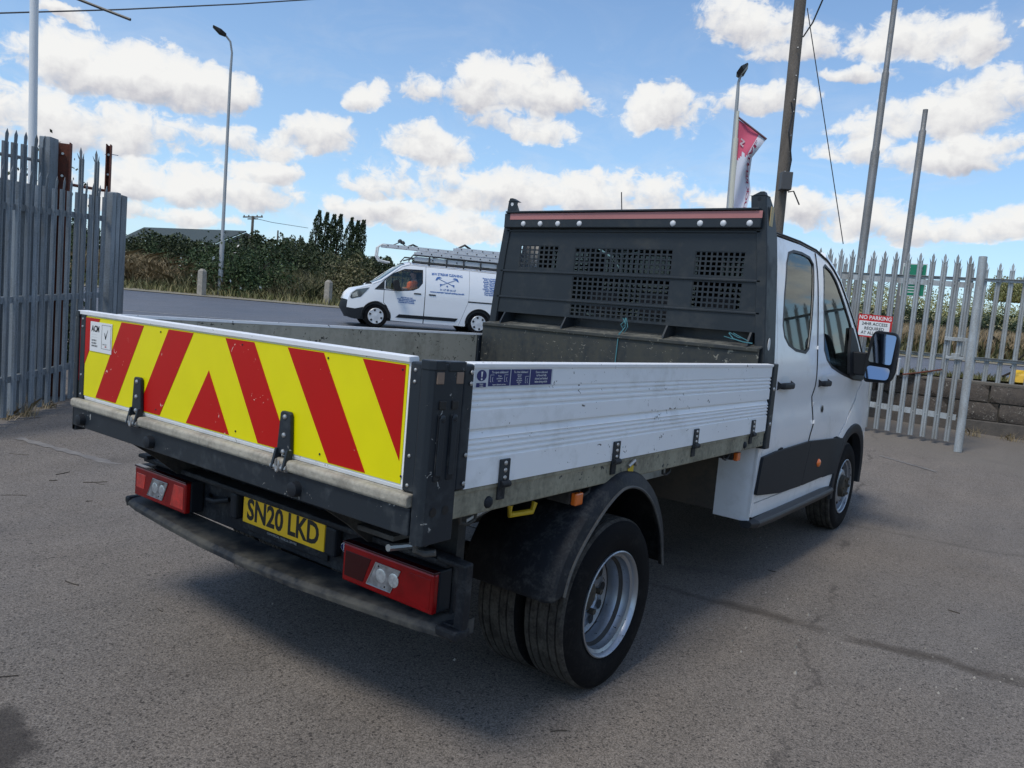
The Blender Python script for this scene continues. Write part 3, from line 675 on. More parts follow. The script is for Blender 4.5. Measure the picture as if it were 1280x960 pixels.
# ------------------------------------------------------------------ poles and lamps
def pole(name, label, cat, base, top_, r0, r1, m, joints=(), group=None):
    t = thing(name, label, cat, tuple(base), 0, group); d = top_-base; P_ = []; rr = []
    js = [0]+[j for j in joints]+[1]; rad = r0
    for i, j in enumerate(js):
        ri = r0+(r1-r0)*i/(len(js)-1); P_.append(d*j); rr.append(rad)
        if i < len(js)-1 and i > 0: P_.append(d*(j+.006)); rad = r0+(r1-r0)*i/(len(js)-2 or 1); rr.append(rad)
    MB().tube(P_, rr, 14).build('shaft', m, t, smooth=True); return t
def base_of(px, dist): return gd(px, dist)
PG = mat('dull_steel_pole', (.25, .25, .245), .5, .5, dirt=(.14, .135, .12), dirt_amt=.4, streak=True, vary=.1)
b0 = base_of(1066, 15.0); pole('steel_pole', 'tall stepped grey steel pole rising behind the right gate to the top of the view', 'pole', b0, at(1123, -30, 15.0), .072, .046, PG, (.60, .78))
b0 = base_of(1120, 14.6); pole('steel_pole', 'short blunt topped steel pole right of the tall stepped pole', 'pole', b0, at(1157, 137, 14.6), .056, .040, PG, (.93,))
b0 = base_of(962, 13.5); t = pole('telegraph_pole', 'weathered wooden telegraph pole rising behind the truck cab', 'pole', b0, at(1003, -25, 13.5), .092, .080, WOOD)
dd = 13.3
MB().box(-.085, .085, -.085, .085, -.15, .13, Matrix.Rotation(.6, 4, 'Z')).build('junction_box', mat('box_grey', (.07, .072, .075), .6), t, bevel=.01).location = at(982, 226, dd)-b0
b = MB(); b.tube([at(985, 240, dd-.1)-b0, at(992, 239, dd-.1)-b0, at(999, 256, dd-.1)-b0], .012, 6); b.build('cable_tail', INK, t)
b = MB(); b.tube([at(981, 242, 13.3)-b0, at(989, 200, 13.3)-b0, at(986, 165, 13.25)-b0, at(991, 140, 13.3)-b0, at(989, 128, 13.3)-b0], .014, 6); b.build('cable', INK, t)
for py in (60, 95, 125, 140, 170, 190, 215): MB().dome(at(1001-(py)*.085+random.uniform(-2, 3), py, 13.38)-b0, .016, .03, tuple(-D_), 6).build('nail_head', STEEL, t)
def wire(label, pts, r=.012, name='overhead_wire'):
    o = MB().tube(pts, r, 5).build(name, mat('wire', (.06, .065, .07), .6)); return tag(o, label, 'wire', None)
wire('thin stay wire slanting down from the telegraph pole to the fence', [at(1009, 10, 13.3), at(1032, 160, 13.7), at(1054, 305, 14.2)], .008, 'stay_wire')
wire('short cable curving off the telegraph pole at the top of the view', [at(1004, 46, 13.3), at(1016, 28, 12.8), at(1030, -4, 12.2)], .012, 'service_cable')
wire('long thin wire crossing the sky at the top left', [at(-20, 17, 26), at(150, 12, 27), at(300, 5, 28), at(440, -4, 30)], .022)
b0 = base_of(40, 10.8); pole('flag_pole', 'slim white flag pole standing behind the left palisade fence', 'pole', b0, at(43, -20, 10.8), .045, .040, mat('white_pole', (.72, .74, .75), .4))
o = MB().tube([at(80, -8, 10.8), at(128, 11, 10.6), at(163, 24.5, 10.4)], .017, 6).build('sloping_rod', mat('dark_rod', (.07, .07, .065), .5)); tag(o, 'dark bare flag arm sloping down at the top left corner', 'rod')
def lamp(label, pb, elbow, tip, head, dist, hw_):
    b0 = base_of(pb, dist); t = thing('street_lamp', label, 'street lamp', tuple(b0), 0, 'street lamps beside the road')
    e = [at(*q, dist)-b0 for q in elbow]; n = len(e); d0 = e[0]
    MB().tube([Vector((0, 0, 0)), d0*.25, d0*.26, d0]+e[1:], [.10, .10, .072, .055]+[.042]*(n-1), 12).build('column', LAMPG, t, smooth=True)
    c = at(*tip, dist)-b0; h2 = at(*head, dist)-b0; ax = (h2-c); L_ = ax.length; ax.normalize(); up = Vector((0, 0, 1)); sd = ax.cross(up).normalized(); up = sd.cross(ax)
    T = frame(c, ax, sd); b = MB(); hh = hw_
    b.add([T @ Vector(v) for v in ((-.02, -hh*.5, -.05), (-.02, hh*.5, -.05), (L_*.4, hh, -.06), (L_, hh*.6, -.03), (L_, -hh*.6, -.03), (L_*.4, -hh, -.06), (-.02, -hh*.3, .06), (-.02, hh*.3, .06), (L_*.4, hh*.7, .10), (L_, hh*.5, .02), (L_, -hh*.5, .02), (L_*.4, -hh*.7, .10))],
          [(0, 1, 2, 3, 4, 5), (11, 10, 9, 8, 7, 6), (0, 6, 7, 1), (1, 7, 8, 2), (2, 8, 9, 3), (3, 9, 10, 4), (4, 10, 11, 5), (5, 11, 6, 0)])
    b.build('lamp_head', mat('lamp_head_dark', (.035, .036, .038), .4), t, bevel=.02)
lamp('tall curved street lamp standing in the brambles left of the white van', 273, [(288, 92), (290, 66), (288, 52), (281, 43)], (282, 44), (266, 33), 36, .26)
lamp('street lamp with its top above the headboard, left of the rental flag', 900, [(922, 118), (923, 103), (926, 94)], (922, 94), (935, 82), 26, .42)
# rental flag
fd = 17; b0 = base_of(906, fd); t = thing('rental_flag', 'white and red rental banner flying from a pole above the headboard', 'flag', tuple(b0))
tp = at(922.5, 139, fd)-b0; MB().tube([Vector((0, 0, 0)), tp*.9, tp*.9, tp], [.07, .05, .035, .03], 10).build('pole', mat('flag_pole_cream', (.62, .60, .50), .5), t, smooth=True)
MB().tube([at(922, 146, fd)-b0, at(958, 174, fd-.1)-b0], .022, 6).build('arm', mat('flag_arm', (.10, .04, .05), .5), t)
def flagp(u, v):                       # u across 0..1, v down 0..1
    L0 = (921.5-v*12, 148+v*150); RR = [(958, 174), (940, 197), (936.5, 222), (938.5, 240), (933, 262), (930, 298)]
    f = v*(len(RR)-1); i = min(int(f), len(RR)-2); t_ = f-i; t_ = t_*t_*(3-2*t_)*.35+t_*.65; rx = RR[i][0]*(1-t_)+RR[i+1][0]*t_; ry = RR[i][1]*(1-t_)+RR[i+1][1]*t_
    px = L0[0]*(1-u)+rx*u; py = L0[1]*(1-u)+ry*u; return at(px, py, fd+.25*math.sin(u*5+v*7)*u*(.3+v))-b0
nu, nv_ = 12, 40; V = []; F = []; Mi = []
for j in range(nv_+1):
    for i in range(nu+1): V.append(flagp(i/nu, j/nv_))
for j in range(nv_):
    for i in range(nu): F.append((j*(nu+1)+i, j*(nu+1)+i+1, (j+1)*(nu+1)+i+1, (j+1)*(nu+1)+i))
me = mkmesh('cloth', V, F, True, 80); me.materials.append(mat('flag_white', (.62, .64, .72), .7)); me.materials.append(mat('flag_red', (.58, .09, .16), .7))
for k_, p in enumerate(me.polygons):
    j, i = divmod(k_, nu)
    if j/nv_ < .26+.05*math.sin(i*.8) and i < 9-j*.12: p.material_index = 1
link('cloth', me, None, t)
def fl(p): u = .80+p.y; v = p.x; q = flagp(max(0, min(1, u)), max(0, min(1, v))); return q-Vector(D_)*.02*1
text('lettering', 'TRUCK RENTAL', .30, None, mat('flag_text', (.42, .04, .12), .6), t, fmap=lambda p: flagp(min(1, .82+p.y*.55), .5-p.x*.40)-Vector(D_)*.03, bold=.008)
text('emblem', 'N', .5, None, mat('flag_white2', (.75, .72, .76), .7), t, fmap=lambda p: flagp(.34-p.y*.5, .16-p.x*.16)-Vector(D_)*.03, bold=.02)
# concrete bollards
for px, py0, py1, lab in ((250, 367, 336, 'square concrete bollard left of the street lamp across the road'), (408, 382, 350, 'square concrete bollard just left of the white van')):
    p = gd(px, 34.5); t = thing('concrete_bollard', lab, 'bollard', tuple(p), .3, 'concrete bollards on the far verge'); h = seen_h(p, py1); b = MB()
    b.add([(x*s, y*s, z) for (s, z) in ((.13, -.3), (.12, h-.1), (.05, h)) for (x, y) in ((-1, -1), (1, -1), (1, 1), (-1, 1))], [(3, 2, 1, 0), (8, 9, 10, 11)]+[(k*4+i, k*4+(i+1) % 4, k*4+4+(i+1) % 4, k*4+4+i) for k in range(2) for i in range(4)]); b.build('post', CONC, t)

# ------------------------------------------------------------------ vegetation
def ntp(N, n0, n1, t0, t1):
    n = n0+(n1-n0)*rng.random(N); t = t0+(t1-t0)*rng.random(N); x = CAM[0]+NA[0]*n+TA[0]*t; y = CAM[1]+NA[1]*n+TA[1]*t; return x, y, g(x, y), n, t
DKG = leafmat('hedge_leaves', (.010, .018, .006), (.032, .047, .016), (.075, .09, .036))
MDG = leafmat('bush_leaves', (.016, .032, .010), (.040, .068, .022), (.085, .12, .045))
DRY = leafmat('dry_stems', (.14, .10, .055), (.30, .23, .12), (.44, .35, .22)); OLV = leafmat('weeds', (.055, .065, .025), (.13, .125, .055), (.24, .20, .11))
REED = leafmat('reeds', (.20, .145, .08), (.36, .26, .15), (.46, .36, .22)); GRASS = leafmat('turf_blades', (.08, .10, .03), (.20, .19, .08), (.33, .29, .15))
FARG = leafmat('far_tree_leaves', (.10, .12, .045), (.22, .23, .09), (.36, .33, .15)); FARD = leafmat('far_dark_leaves', (.02, .035, .015), (.05, .07, .03))
def fbm1(t, s, seed): return sum(math.sin(t*s*f+seed*f)*a for f, a in ((1, .5), (2.3, .3), (5.1, .15), (11.7, .12)))
def hedge(name, label, n0, n1, t0, t1, top, m, N, size, seed, base=.0, cat='hedge'):
    x, y, z, n, t = ntp(N, n0, n1, t0, t1)
    tt = np.array([top(float(q)) for q in t]) if callable(top) else top
    hv = tt*(1+.16*np.sin(t*.9+seed)+.1*np.sin(t*2.7+seed*2)+.08*np.sin(t*6.1+n)); k = rng.random(N)**.6; zz = z+base+hv*k
    o = thing(name, label, cat, (0, 0, 0)); leaves('foliage', np.stack([x, y, zz], 1), size, m, o, up=.3)
    # near-black solid heart stands in for inner shade; only the edges let light through
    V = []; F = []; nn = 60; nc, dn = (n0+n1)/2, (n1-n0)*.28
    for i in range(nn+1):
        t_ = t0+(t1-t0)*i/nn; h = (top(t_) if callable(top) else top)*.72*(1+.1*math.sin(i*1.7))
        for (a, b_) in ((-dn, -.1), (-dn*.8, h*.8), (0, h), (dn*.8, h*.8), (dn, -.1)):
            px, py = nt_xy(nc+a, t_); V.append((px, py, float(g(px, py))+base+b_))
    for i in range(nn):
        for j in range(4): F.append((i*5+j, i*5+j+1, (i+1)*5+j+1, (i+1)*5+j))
    link('shade_heart', mkmesh('shade_heart', V, F, True, 70), mat('hedge_heart', (.008, .011, .005), 1.0), o); return o
def tri(n): return rng.random(n)
# dark hedge far across the road on the left, up to behind the van
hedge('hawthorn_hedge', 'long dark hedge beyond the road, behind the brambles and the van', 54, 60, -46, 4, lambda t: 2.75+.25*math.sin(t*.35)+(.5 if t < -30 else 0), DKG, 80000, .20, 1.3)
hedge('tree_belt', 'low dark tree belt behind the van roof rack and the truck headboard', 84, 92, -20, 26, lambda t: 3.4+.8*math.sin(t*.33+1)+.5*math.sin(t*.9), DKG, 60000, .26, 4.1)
# scrub between verge and hedge
def patch(name, label, n0, n1, t0, t1, N, h, m, kind=None, wid=.03, lean=.4, hf=None):
    x, y, z, n, t = ntp(N, n0, n1, t0, t1); hh = h*(hf(n, t) if hf else 1); o = blades(name, np.stack([x, y, z], 1), hh, m, None, lean, wid, 'stuff'); return o
patch('dry_weeds', '', 34.4, 46, -36, 6, 42000, 1.0, OLV, wid=.07, hf=lambda n, t: .55+.5*np.clip(np.sin(t*.5)+np.sin(t*1.3+n), -.5, 1)*.5+(n-34)*.03)
patch('verge_grass', '', 33.4, 35.2, -40, 40, 9000, .35, GRASS, wid=.05)
patch('tall_scrub', '', 46, 54, -44, 6, 16000, 1.35, OLV, wid=.10)
# brown bramble thicket at far left
x, y, z, n, t = ntp(17000, 35.5, 40, -18.5, -10.8); k = np.clip(1-((t+15.0)/4.6)**2, .05, 1)
o = thing('dead_bramble', 'brown dead bramble thicket at the left end of the far verge', 'bramble'); blades('stems', np.stack([x, y, z+rng.random(len(x))*1.15*k], 1), .55, DRY, o, 1.1, .022, None)
def bush(name, label, px, dist, rx, rz, N, m, size, cat='bush', flowers=0, zoff=0, group=None, ry=None):
    c = gd(px, dist); o = thing(name, label, cat, tuple(c), 0, group); P_ = []
    a = rng.normal(size=(N, 3)); a /= np.linalg.norm(a, axis=1)[:, None]; rr = rng.random(N)**.35
    lob = 1+.22*np.sin(a[:, 0]*5+px)+.18*np.sin(a[:, 1]*7+px*2)+.15*np.sin(a[:, 2]*6)
    P_ = a*rr[:, None]*lob[:, None]*np.array([rx, ry or rx, rz]); P_[:, 2] = np.abs(P_[:, 2])+zoff; leaves('foliage', P_, size, m, o, up=.2)
    b = MB(); r = random.Random(px)
    for i in range(7):
        an = r.uniform(0, 2*PI); b.tube([(0, 0, -.1), (math.cos(an)*rx*.3, math.sin(an)*rx*.3, rz*.4+zoff*.5), (math.cos(an)*rx*.6, math.sin(an)*rx*.6, rz*.7+zoff)], [.05, .03, .015], 5)
    b.build('stems', mat('dark_bark', (.035, .028, .022), .9), o)
    if flowers:
        F_ = P_[rng.choice(N, flowers, replace=False)]; F_ = F_/np.maximum(np.linalg.norm(F_/np.array([rx, rx, rz]), axis=1)[:, None], .3)*1.02; leaves('blossom', F_, .16, mat('blossom', (.75, .75, .70), .8), o)
    return o
bush('elder_bush', 'green mounded bush with white blossom around the foot of the left lamp', 300, 37.5, 2.2, 2.3, 9000, MDG, .13, flowers=26)
bush('elder_bush', 'small green bush with white flowers between the brambles and the left bollard', 232, 40, 1.2, 1.5, 5000, MDG, .12, flowers=18)
bush('elder_bush', 'low green shrub just above the left end of the dead brambles', 192, 41, .7, 1.9, 2600, MDG, .12, flowers=5)
bush('thorn_bush', 'olive thorn bush growing right beside the nose of the van', 436, 39, 1.7, 1.9, 8000, OLV, .13)
for i, (px, dist) in enumerate(((168, 52), (345, 51), (375, 52), (398, 51))): bush('hedge_shrub', ['dark shrub at the far left end of the hedge by the gate leaf', 'rounded shrub in front of the hedge right of the lamp', 'second shrub right of the lamp in front of the hedge', 'shrub in front of the hedge above the right bollard'][i], px, dist, 1.5, 1.5, 3000, DKG, .16)
# poplars
def poplar(px, top_py, dist, wd, i):
    c = gd(px-top_py*0, dist); h = seen_h(c, top_py); t = thing('poplar_tree', 'slender dark poplar above the hedge, number %d' % i, 'tree', tuple(c), 0, 'row of poplars above the far hedge'); N = 3000
    u = rng.random(N); rad = .92*wd*np.sin(np.clip(u*1.05, 0, 1)*PI*.92+.12)**.7*(.5+.5*rng.random(N)); an = rng.random(N)*2*PI
    bendx = .10*h*u**2
    P_ = np.stack([np.cos(an)*rad, np.sin(an)*rad, h*(.12+.88*u)], 1); P_ += np.outer(bendx, -S_*-1)*.6
    keep = (np.sin(P_[:, 2]*2.2+an*2+px)+rng.random(N)*1.6) > .42; leaves('crown', P_[keep], .36, FARD, t, up=1.2, aspect=.4)
    b = MB(); b.tube([(0, 0, 0), tuple(Vector(S_)*.02*h+Vector((0, 0, h*.5))), tuple(Vector(S_)*.055*h+Vector((0, 0, h*.97)))], [.25, .15, .04], 6)
    r = random.Random(px)
    for k in range(9): z = h*(.2+.08*k); an = r.uniform(0, 6.28); b.tube([tuple(Vector(S_)*.02*z+Vector((0, 0, z))), tuple(Vector(S_)*.03*z+Vector((math.cos(an)*wd*.6, math.sin(an)*wd*.6, z+wd*1.2)))], [.05, .02], 4)
    b.build('trunk', mat('dark_bark', (.035, .028, .022), .9), t); return t
PN = ['leftmost', 'second', 'third', 'fourth', 'fifth', 'sixth', 'rightmost']
for i, (px, py) in enumerate(((389, 263), (399, 266), (408, 268), (416, 268), (430, 272), (438, 276), (445, 275))):
    t = poplar(px-3, py, 112, .95, i+1); t['label'] = 'slender dark poplar above the far hedge, %s of the seven' % PN[i]
# barn and small far poles
c = gd(262, 108); bt = thing('barn', 'long low barn with dark green roof behind the hedge', 'barn', tuple(c), 0)
def rp(px, py, d): return at(px, py, d)-c
A1, A2_, A3, A4, A5 = rp(180, 284, 118), rp(308, 288.5, 104), rp(330, 305, 100), rp(270, 303, 98), rp(150, 298, 112)
BR = mat('barn_roof', (.045, .06, .055), .7, vary=.1); down = Vector((0, 0, -6))
far = Vector(NA.tolist()+[0])*14
b = MB(); b.add([A1, A2_, A4, A5, A1+Vector((0, 0, -.15)), A2_+Vector((0, 0, -.15)), A4+Vector((0, 0, -.15)), A5+Vector((0, 0, -.15))], [(0, 1, 2, 3), (7, 6, 5, 4), (0, 4, 5, 1), (1, 5, 6, 2), (2, 6, 7, 3), (3, 7, 4, 0)]); b.build('roof', BR, bt)
b = MB(); e3 = A3+(A3-A4).normalized()*0; b.add([A4+Vector((0, 0, -.2)), A2_+Vector((0, 0, -.2)), e3, A4+down, e3+down, A4+far*.6+down, A5+down, A5+Vector((0, 0, -.2))], [(3, 4, 2, 1, 0), (6, 3, 0, 7)]); b.build('wall', mat('barn_wall', (.06, .07, .062), .8), bt)
def smallpole(px, top_py, dist, label, arms=True):
    c = gd(px, dist); h = seen_h(c, top_py); t = thing('power_pole', label, 'pole', tuple(c)); MB().tube([(0, 0, 0), (0, 0, h)], [.16, .12], 8).build('shaft', WOOD, t)
    if arms:
        MB().tube([tuple(Vector((0, 0, h*.985))-Vector(S_)*.95), tuple(Vector((0, 0, h*.985))+Vector(S_)*.95)], .07, 5).build('crossarm', WOOD, t)
        MB().tube([tuple(Vector((0, 0, h*.955))-Vector(S_)*.5), tuple(Vector((0, 0, h*.955))+Vector(S_)*.5)], .06, 5).build('crossarm', WOOD, t)
        for s in (-.85, -.4, .4, .85): MB().tube([tuple(Vector((0, 0, h*.985))+Vector(S_)*s), tuple(Vector((0, 0, h*1.015))+Vector(S_)*s)], .06, 5).build('insulator', mat('insulator', (.10, .09, .08), .4), t)
    return t
smallpole(309, 270, 80, 'small wooden power pole with crossarms beside the barn roof'); smallpole(341, 288, 130, 'thin distant pole between the barn and the poplars', False); smallpole(369, 294, 130, 'short distant pole just left of the poplars', False)
wire('faint power line running from the small power pole to the poplars', [at(311, 271, 80), at(340, 278, 95), at(385, 285, 110)], .03)
# bush and ivy behind the left palisades
bush('ivy_bush', 'dark leafy bush seen through the left palisade fence', -20, 12.6, 1.05, 2.5, 7000, DKG, .06)
bush('ivy_bush', 'leafy climber spilling over the fence between the rusty posts', 74, 12.4, .36, 1.9, 2600, MDG, .05)
bush('ivy_bush', 'low dark undergrowth at the foot of the left gate leaf', 22, 12.8, .8, 1.35, 9000, DKG, .06)
for _px, _py, _s, _lb in ((60, 510, .6, 'tiny dry weed tuft under the middle of the left gate leaf'), (8, 524, .8, 'dry weed tuft at the left edge below the gate leaf'), (1214, 545, 1.0, 'dry weeds at the foot of the stone wall beside the gate post'), (1262, 551, .9, 'dry weeds at the foot of the stone wall at the right edge')):
    tf = gp(_px, _py); o = thing('dry_weed_tuft', _lb, 'weed', tuple(tf)); blades('stems', rng.normal(size=(60, 3))*np.array([.07, .07, 0])*_s, .14*_s, DRY, o, .7, .006, None)
tf = gp(32, 520); o = thing('dry_weed_tuft', 'small dry brown weed tuft at the foot of the left gate leaf', 'weed', tuple(tf)); blades('stems', rng.normal(size=(90, 3))*np.array([.05, .05, 0]), .17, DRY, o, .6, .005, None)
# right side: turf behind wall, reeds, trees and hill beyond the road
x, y, z, n, t = ntp(26000, 11.8, 18.6, 6.5, 34); blades('verge_turf_grass', np.stack([x, y, 1.09-(n-11.6)/7.4*.36], 1), .13, GRASS, None, .4, .02)
patch('dry_reeds', '', 34, 44, 12, 60, 44000, 1.25, REED, wid=.07, lean=.25)
patch('dark_sedge', '', 33.6, 35.5, 10, 60, 7000, 1.0, OLV, wid=.08, lean=.4)
patch('pale_reeds', '', 44, 60, 16, 80, 20000, 1.4, REED, wid=.12, lean=.2)
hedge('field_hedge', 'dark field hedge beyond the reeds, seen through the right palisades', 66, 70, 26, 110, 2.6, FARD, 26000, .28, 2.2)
HN = [75, 95, 130, 190, 280, 420]
V = []; F = []; tl2 = list(range(30, 700, 15)); hz_ = [3.0, 4.4, 6.6, 11, 17, 26]
for i, n in enumerate(HN):
    for t in tl2: x, y = nt_xy(n, t); V.append((x, y, 1.47+hz_[i]*(.95+.08*math.sin(t*.02))-1.0))
k = len(tl2)
for i in range(len(HN)-1):
    for j in range(k-1): F.append((i*k+j, i*k+j+1, (i+1)*k+j+1, (i+1)*k+j))
o = link('hill', mkmesh('hill', V, F, True, 80), mat('stubble_field', (.42, .36, .19), .95, dirt=(.22, .22, .09), dirt_amt=.45, dirt_scale=.06)); o['kind'] = 'structure'
x, y, z, n, t = ntp(120000, 118, 150, 45, 330); hh = (5.0+1.8*np.sin(t*.11)+1.2*np.sin(t*.31+1)+.8*np.sin(t*.77))
o = leaves('hillside_wood', np.stack([x, y, 5.6+(n-118)*.10+hh*.8*rng.random(len(x))**.7], 1), .30, FARG, None, up=.3, kind='stuff')
bush('hillside_tree', 'single rounded tree rising above the wood at the right edge', 1262, 150, 4.0, 3.8, 14000, FARG, .26, 'tree', zoff=6.5)
# hedge and trees behind the photographer's right, mirrored in the cab windows
for i, (x_, y_, s_) in enumerate(((-3, -26, 4.5), (5, -30, 5.5), (14, -28, 5), (24, -32, 6))):
    o = thing('roadside_tree', ['round', 'broad', 'middle', 'far'][i]+' leafy tree right of the yard, mirrored in the cab glass', 'tree', (x_, y_, 0)); N = 2200
    a = rng.normal(size=(N, 3)); a /= np.linalg.norm(a, axis=1)[:, None]; P_ = a*(rng.random(N)**.35)[:, None]*s_*np.array([1, 1, .8]); P_[:, 2] += s_*1.05; leaves('crown', P_, .45, MDG, o)
    MB().tube([(0, 0, 0), (0, 0, s_*.9)], [.25, .15], 8).build('trunk', WOOD, o)
# ================================================================== the dropside truck
TR = thing('dropside_truck', 'white double cab dropside truck with red and yellow chevron tailgate, parked in the yard', 'truck', (0, 0, 0))
W = 1.07; ZT, ZD = 1.322, .942; L = 2.80
# ---- tailgate
tg = MB()
prof = [(-.002, .944), (-.006, .955), (-.006, 1.312), (-.014, 1.314), (-.016, 1.330), (.022, 1.332), (.026, 1.326), (.026, .944)]
tg.prism(prof, -.985, 1.052); TG = tg.build('tailgate', BOARD, TR, bevel=.0015)
MB().box(-.0085, -.0062, -.978, 1.046, .962, 1.309).build('chevron_board', YEL, TG)
def poly(pts, name='red_stripe', m=RED, x0=-.0098, x1=-.0088, parent=None):
    n = len(pts); b = MB(); b.add([(x0, *p) for p in pts]+[(x1, *p) for p in pts], [tuple(range(n)), tuple(range(2*n-1, n-1, -1))]+[(i, i+n, (i+1) % n+n, (i+1) % n) for i in range(n)]); return b.build(name, m, parent or TG)
def band(a, b_, c, d): poly([(a, 1.304), (b_, 1.304), (c, .966), (d, .966)])
poly([(1.039, 1.304), (.862, 1.304), (1.039, 1.020)])
band(.676, .496, .700, .876); band(.309, .136, .348, .515); poly([(.023, 1.178), (-.123, .966), (.158, .966)])
band(-.071, -.242, -.468, -.293); band(-.426, -.607, -.830, -.661); poly([(-.787, 1.304), (-.968, 1.304), (-.968, 1.028)])
b = MB()
for y in (1.03, .36, -.16, -.62, -.96):
    for z in (1.29, .985): b.dome((-.0092, y+random.uniform(-.02, .02), z), .004, .003, (-1, 0, 0), 6)
b.stuff('rivets', INK, TG)
# certification sticker
st = MB().box(-.0112, -.0100, .750, .942, 1.163, 1.290).build('inspection_sticker', STKW, TG, bevel=0)
Ts = frame((-.0114, 0, 0), (0, -1, 0), (0, 0, 1))
def tl_(s, size, y, z, m=INK, sx=1, bold=0, al='LEFT', par=None, dx=0): return text('sticker_print', s, size, Ts @ Matrix.Translation((-y, z, dx)), m, par or TR, sx=sx, bold=bold, align=al, depth=.0003)
tl_('ACM', .036, .930, 1.259, INK, .9, .0012, par=TG)
for i, z in enumerate((1.236, 1.225)): tl_('- - - - - - - - -', .011, .928, z, STKG, .9, par=TG)
for i, z in enumerate((1.210, 1.198, 1.186)): tl_(('01332 200 10', '01332 200 20', 'WWW SERVICE')[i], .0105, .926, z, INK, .72, par=TG)
b = MB()
for (y0, y1, z0, z1) in ((.758, .838, 1.280, 1.2812), (.758, .838, 1.180, 1.1812), (.8365, .838, 1.180, 1.281), (.758, .7595, 1.180, 1.281)): b.box(-.0118, -.0112, y0, y1, z0, z1)
b.add([(-.0118, y, z) for y, z in ((.815, 1.250), (.808, 1.245), (.803, 1.232), (.786, 1.262), (.783, 1.266), (.800, 1.222), (.806, 1.222))], [(0, 1, 2, 6), (2, 3, 4, 5, 6)]); b.build('sticker_tick', INK, TG)
tl_('INSPECTED', .009, .828, 1.199, STKG, .8, par=TG); tl_('2021', .009, .808, 1.190, RED, .9, par=TG)
# tailgate hinges
def tailhinge(y):
    b = MB(); b.prism([(y-.020, 1.098), (y+.020, 1.098), (y+.026, 1.09), (y+.036, .955), (y-.036, .955), (y-.026, 1.09)], -.026, -.0105, 'x'); h = b.build('tail_hinge', DKM, TG, bevel=.004)
    b = MB()
    for s in (-1, 1): b.add([(-.034, y+s*.034, .975), (-.034, y+s*.024, .975), (-.05, y+s*.024, .91), (-.05, y+s*.034, .91), (-.012, y+s*.034, .975), (-.012, y+s*.024, .975), (-.012, y+s*.024, .895), (-.012, y+s*.034, .895)], [(0, 1, 2, 3), (7, 6, 5, 4), (0, 3, 7, 4), (1, 5, 6, 2), (3, 2, 6, 7), (0, 4, 5, 1)])
    b.stuff('knuckle', DKM, h, bevel=.002); b = MB(); b.tube([(-.034, y-.04, .915), (-.034, y+.04, .915)], .012, 10)
    P_ = [(-.046, y+.008*math.sin(a), .925+.022*math.cos(a)) for a in np.linspace(.6, 5.4, 10)]; b.tube(P_, .004, 6); b.build('hinge_pin', STEEL, h)
    b = MB()
    for z in (1.08, 1.02, .965): b.dome((-.026, y, z), .009, .006, (-1, 0, 0), 8)
    b.stuff('bolts', STEEL, h)
tailhinge(.500); tailhinge(-.455)
# end caps and corner posts
def corner(sy):
    s = sy; Y = lambda y: y*s
    b = MB(); b.box(-.012, .030, *sorted((Y(.988), Y(1.036))), .945, 1.318); b.build('tailgate_end_cap', DKM, TG, bevel=.006)
    b = MB(); pts = [(-.018, Y(1.038)), (-.018, Y(1.066)), (-.006, Y(1.079)), (.118, Y(1.079)), (.120, Y(1.07)), (.028, Y(1.05)), (.028, Y(1.038))]
    b.prism(pts, .800, 1.318, 'z'); cp = b.build('corner_post', DKM, TR, bevel=.003)
    # pressed cap with square notches at the top, two over-centre latches below
    b = MB(); b.prism([(-.020, Y(1.036)), (-.020, Y(1.066)), (-.006, Y(1.083)), (.035, Y(1.083)), (.035, Y(1.05)), (0, Y(1.036))], 1.300, 1.328, 'z'); b.box(.05, .122, *sorted((Y(1.04), Y(1.083))), 1.298, 1.326); b.build('post_cap', DKM, cp, bevel=.003)
    for x in (.002, .085): MB().box(x, x+.030, *sorted((Y(1.076), Y(1.0815))), 1.262, 1.296).build('locking_pin', mat('pin_worn', (.28, .20, .15), .6, .4), cp, bevel=.002)
    for x in (.022, .074):
        b = MB(); b.box(x-.004, x+.024, *sorted((Y(1.078), Y(1.0835))), .985, 1.175); la = b.build('latch', BLKD, cp, bevel=.004)
        b = MB(); b.box(x-.001, x+.021, *sorted((Y(1.0830), Y(1.0875))), 1.0, 1.165); b.dome((x+.010, Y(1.087), 1.165), .011, .004, (0, s, 0), 10); b.build('latch_handle', DKM, la, bevel=.003)
        MB().box(x-.003, x+.023, *sorted((Y(1.076), Y(1.0845))), 1.19, 1.215).build('latch_slot', INK, la, bevel=.002)
        b = MB(); b.lathe([(0, .0005), (0, .014)], (x+.006, Y(1.0805), .895), 'y', 14); b.build('drain_hole', INK, la)
    b = MB()
    for z in (1.295, 1.262, 1.05, .965): b.dome((.15, Y(1.0815), z), .007, .004, (0, s, 0), 8); b.dome((-.0125, Y(1.01), z), .006, .004, (-1, 0, 0), 8)
    b.stuff('screws', STEEL, cp)
corner(-1); corner(1)
